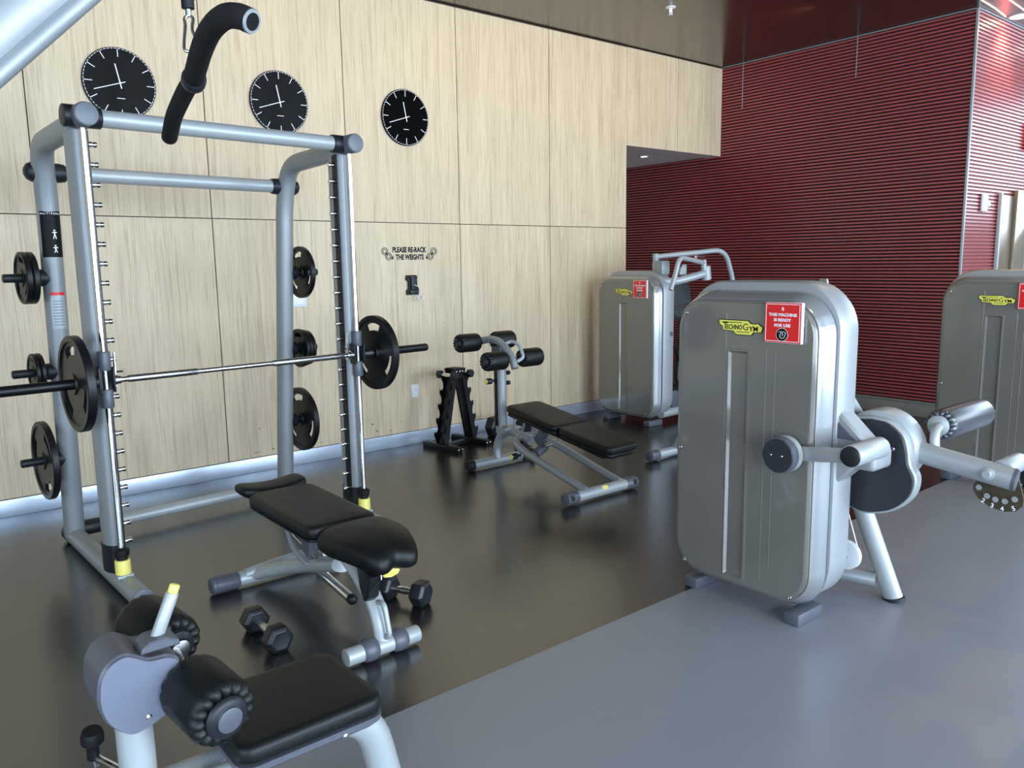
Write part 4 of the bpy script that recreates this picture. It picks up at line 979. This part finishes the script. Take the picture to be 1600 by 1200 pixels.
t = thing('weight_machine', 'grey weight machine cut off by the right edge of the photo', 'exercise machine', (5.98, 2.09, 0))
shroud(t)
m = MB(); m.tube([(.26, -.2, .10), (1.2, -.2, .10)], .045, 20); m.build('floor_tube', SILVER_L, t)
m = MB(); m.box((1.1, -.15, .28), (.10, .10, .50), bev=.01); m.build('rear_post', SILVER, t)
m = MB(); pad(m, .40, .40, .07, .06, (1.05, -.15, .52), X, Y, Z); m.build('seat', LEATHER, t)

# ================================================================== PULLDOWN MACHINE (foreground)
def machine_lat():
    O = Vector((.39, 1.87, 0))
    t = thing('pulldown_machine', 'foreground pulldown machine with black seat, two thigh rollers and a silver overhead boom', 'exercise machine', O)
    def P(x, y, z): return Vector((x, y, z))-O
    # seat
    m = MB(); pad(m, .385, .335, .048, .045, P(.757, 1.865, .452), X, Y, Z, bev=.016); m.build('seat_cushion', LEATHER, t)
    m = MB(); m.loft([(rrect(.355, .305, .035), 0), (rrect(.385, .335, .045), .014), (rrect(.387, .337, .045), .030)], P(.757, 1.865, .420), X, Y, Z); m.build('seat_base', GREY_PL, t)
    m = MB(); m.lathe([(.008, 0), (.008, .003), (.004, .006)], P(.83, 1.702, .432), -Y, 14); m.build('seat_screw', CHROME, t)
    m = MB(); m.tube(path([P(.34, 1.87, .375), P(.98, 1.87, .375), P(1.055, 1.87, .05)], .13, 10), .046, 28); m.build('seat_frame', SILVER_L, t)
    m = MB(); m.tube([P(.30, 1.80, .385), P(.57, 1.78, .405)], .030, 20); m.build('side_tube', SILVER_L, t)
    m = MB(); m.cyl(P(1.055, 1.87, .0), P(1.055, 1.87, .055), .058, n=28, bev=.006); m.build('front_foot', DARK_PL, t)
    # column and thigh support head
    MB().cyl(P(.392, 1.87, .05), P(.386, 1.87, .64), .040, n=32).build('support_post', SILVER_L, t)
    out = [(.306, .686), (.313, .727), (.333, .757), (.365, .769), (.392, .757), (.412, .744), (.432, .741), (.455, .738), (.478, .722), (.488, .69), (.482, .635), (.448, .604), (.403, .584), (.363, .580), (.326, .614), (.310, .650)]
    Pc = [(p.x-.39, p.y) for p in spline([(a, b, 0) for a, b in out+[out[0]]], 5)[:-1]]
    m = MB(); m.prism(Pc, P(.39, 1.872, 0), X, Z, .155, .010); hd = m.build('support_head', GREY_PL, t)
    m = MB(); m.prism(inset(Pc, .004), P(.39, 1.793, 0), X, Z, .004, .001); m.build('head_face_lit', mat('lit_grey_plastic', (.135, .145, .190), .36), hd)  # same grey plastic as the head; daylight painted in as a paler, bluer colour
    m = MB(); m.lathe([(.0065, 0), (.0065, .002), (.003, .004)], P(.402, 1.790, .612), -Y, 14); m.build('screw', CHROME, hd)
    m = MB(); m.prism([(-.040, -.012), (.045, -.012), (.042, .0), (.015, .014), (-.02, .012), (-.036, .0)], P(.440, 1.835, .765), X, Z, .07, .004); m.build('lever_socket', GREY_PL, t)
    m = MB(); m.cyl(P(.441, 1.835, .765), P(.485, 1.835, .865), .0145, n=24, bev=.001); m.build('lever', SILVER_L, t)
    m = MB(); m.cyl(P(.4845, 1.835, .864), P(.4925, 1.835, .884), .0115, n=20, bev=.003); m.build('lever_tip', YELLOW, t)
    def roll(c0, c1, r):
        c0, c1 = Vector(c0), Vector(c1); return roller(t, c0, c1-c0, (c1-c0).length, r, 'thigh_roller')
    r1 = roll(P(.524, 1.640, .632), P(.497, 1.810, .652), .077); r2 = roll(P(.520, 1.965, .672), P(.480, 2.150, .694), .073)
    ax = (P(.497, 1.810, .652)-P(.524, 1.640, .632)).normalized(); c = P(.524, 1.640, .632)
    MB().lathe([(.049, .0), (.047, -.006), (.040, -.011), (.026, -.014)], c, ax, 36).build('roller_dome', DARK_PL, r1)
    MB().lathe([(.0285, -.010), (.0285, -.0155), (.026, -.017)], c, ax, 36).build('roller_cap', GREY_PL, r1)
    MB().lathe([(.030, -.004), (.028, -.012), (.02, -.015)], P(.520, 1.965, .668), ax, 32).build('roller_cap', STEEL, r2)
    MB().cyl(P(.50, 1.80, .652), P(.515, 1.99, .668), .012, n=14).build('roller_axle', STEEL, t)
    # knob low on the post
    m = MB(); m.lathe([(.022, 0), (.026, .012), (.026, .03), (.014, .045), (.014, .08)], P(.325, 2.02, .50), (.0, .2, -1), 24); m.build('height_knob', BLACK_RUB, t)
    m = MB(); m.cyl(P(.330, 2.035, .42), P(.386, 1.88, .42), .010, n=14); m.cyl(P(.326, 2.035, .43), P(.33, 2.04, .40), .012, n=14); m.build('knob_stem', CHROME, t)
    # rear column, boom, base
    pts = path([P(-.42, 1.87, .06), P(-.42, 1.87, 1.36), P(.62, 1.87, 2.41), P(.70, 1.87, 2.41)], [.25, .06], 10)
    m = MB(); m.tube(pts, .058, 32, up=Y); 
    m.build('boom', SHELL, t)
    m = MB(); q = Vector((.70, 0, -.714)); m.tube([p+Vector((.036, -.040, -.036)) for p in (P(-.30, 1.87, 1.48), P(.60, 1.87, 2.39))], .018, 16); m.build('boom_channel', SILVER, t)
    m = MB(); m.tube([P(-.45, 1.87, .05), P(1.02, 1.87, .05)], .045, 20); m.tube([P(-.42, 1.45, .05), P(-.42, 2.29, .05)], .045, 20); m.build('base_frame', SILVER, t)
    MB().lathe([(.045, -.014), (.052, -.012), (.044, -.004), (.044, .004), (.052, .012), (.045, .014)], P(.578, 1.87, 2.33), Y, 32).build('cable_pulley', DARK_PL, t)
    m = MB(); m.box(P(.578, 1.87, 2.37), (.03, .05, .09), bev=.004); m.build('pulley_fork', SILVER, t)
    MB().cyl(P(.6265, 1.87, 2.20), P(.6265, 1.87, 2.34), .0028, n=8).build('cable', BLACK_RUB, t)
    m = MB(); m.lathe([(.008, 0), (.0135, .002), (.0135, .020), (.016, .022), (.0175, .026), (.012, .034), (.004, .040)], P(.6265, 1.87, 2.158), Z, 24); m.build('cable_stop', BLACK_RUB, t)
machine_lat()
def lat_bar():
    c = Vector((.6265, 1.87, 2.02)); t = thing('pulldown_bar', 'curved pull bar with black foam grips hanging from a snap hook, top left', 'pull bar', c)
    pts = [(.574, 1.400, 2.024), (.562, 1.424, 2.036), (.556, 1.470, 2.043), (.556, 1.545, 2.038), (.567, 1.632, 2.022), (.583, 1.735, 2.003)]
    off = Vector((.6265, 1.87, 2.065))-Vector((.583, 1.735, 2.003))
    A = [Vector(p)-c for p in LBA]; B = [Vector(p)-c for p in LBB]
    m = MB(); m.tube(spline(A, 8), .0205, 22); ga = m.build('foam_grip', FOAM, t)
    d = (A[0]-A[1]).normalized(); m = MB(); m.lathe([(.0205, -.001), (.019, .003), (.013, .0035), (.0145, .0)], A[0], d, 24); m.build('grip_end', SILVER, ga)
    m = MB(); m.cyl(A[0]+d*.0015, A[0]+d*.0040, .0142, n=20); m.build('tube_bore', INK, ga)
    m = MB(); m.tube(spline(B, 8), .0185, 22); m.build('foam_grip', FOAM, t)
    dd = (A[-1]-A[-2]).normalized(); m = MB(); m.lathe([(.0215, -.012), (.0245, -.008), (.0245, .012), (.021, .018)], A[-1], dd, 26); m.build('centre_collar', DARK_PL, t)
    e = A[-1]+Z*.028-c*0
    # snap hook
    top = Vector((.6265, 1.87, 2.145))-c; bot = LBK-c
    L = (top-bot); u = L.normalized(); s = Vector((.85, -.52, 0)).normalized(); h = L.length
    pts = [bot+u*(h*f)+s*g for f, g in ((0, 0), (.02, -.010), (.15, -.013), (.7, -.008), (.9, -.009), (.99, -.003), (.99, .004), (.9, .009), (.6, .006), (.25, .015), (.05, .013), (-.02, .006))]
    m = MB(); m.tube(spline([*pts, pts[0]], 4)[:-1], .0035, 10, closed=True); m.build('snap_hook', CHROME, t)
    m = MB(); m.cyl(top+Z*.0, top+Z*.020, .0065, n=16); m.build('swivel', CHROME, t)
LBA = [(.6, 1.4, 2.0)]*2; LBB = LBA; LBK = Vector((.6, 1.8, 2.0))
LBA = [(.549, 1.338, 1.999), (.537, 1.361, 2.010), (.536, 1.420, 2.022), (.543, 1.505, 2.023), (.555, 1.590, 2.012), (.574, 1.690, 1.994), (.586, 1.745, 1.984)]
LBB = [(.588, 1.750, 1.986), (.590, 1.805, 1.976), (.595, 1.875, 1.958), (.606, 1.960, 1.940), (.632, 2.086, 1.916)]
LBK = Vector((.612, 1.83, 2.060))
lat_bar()
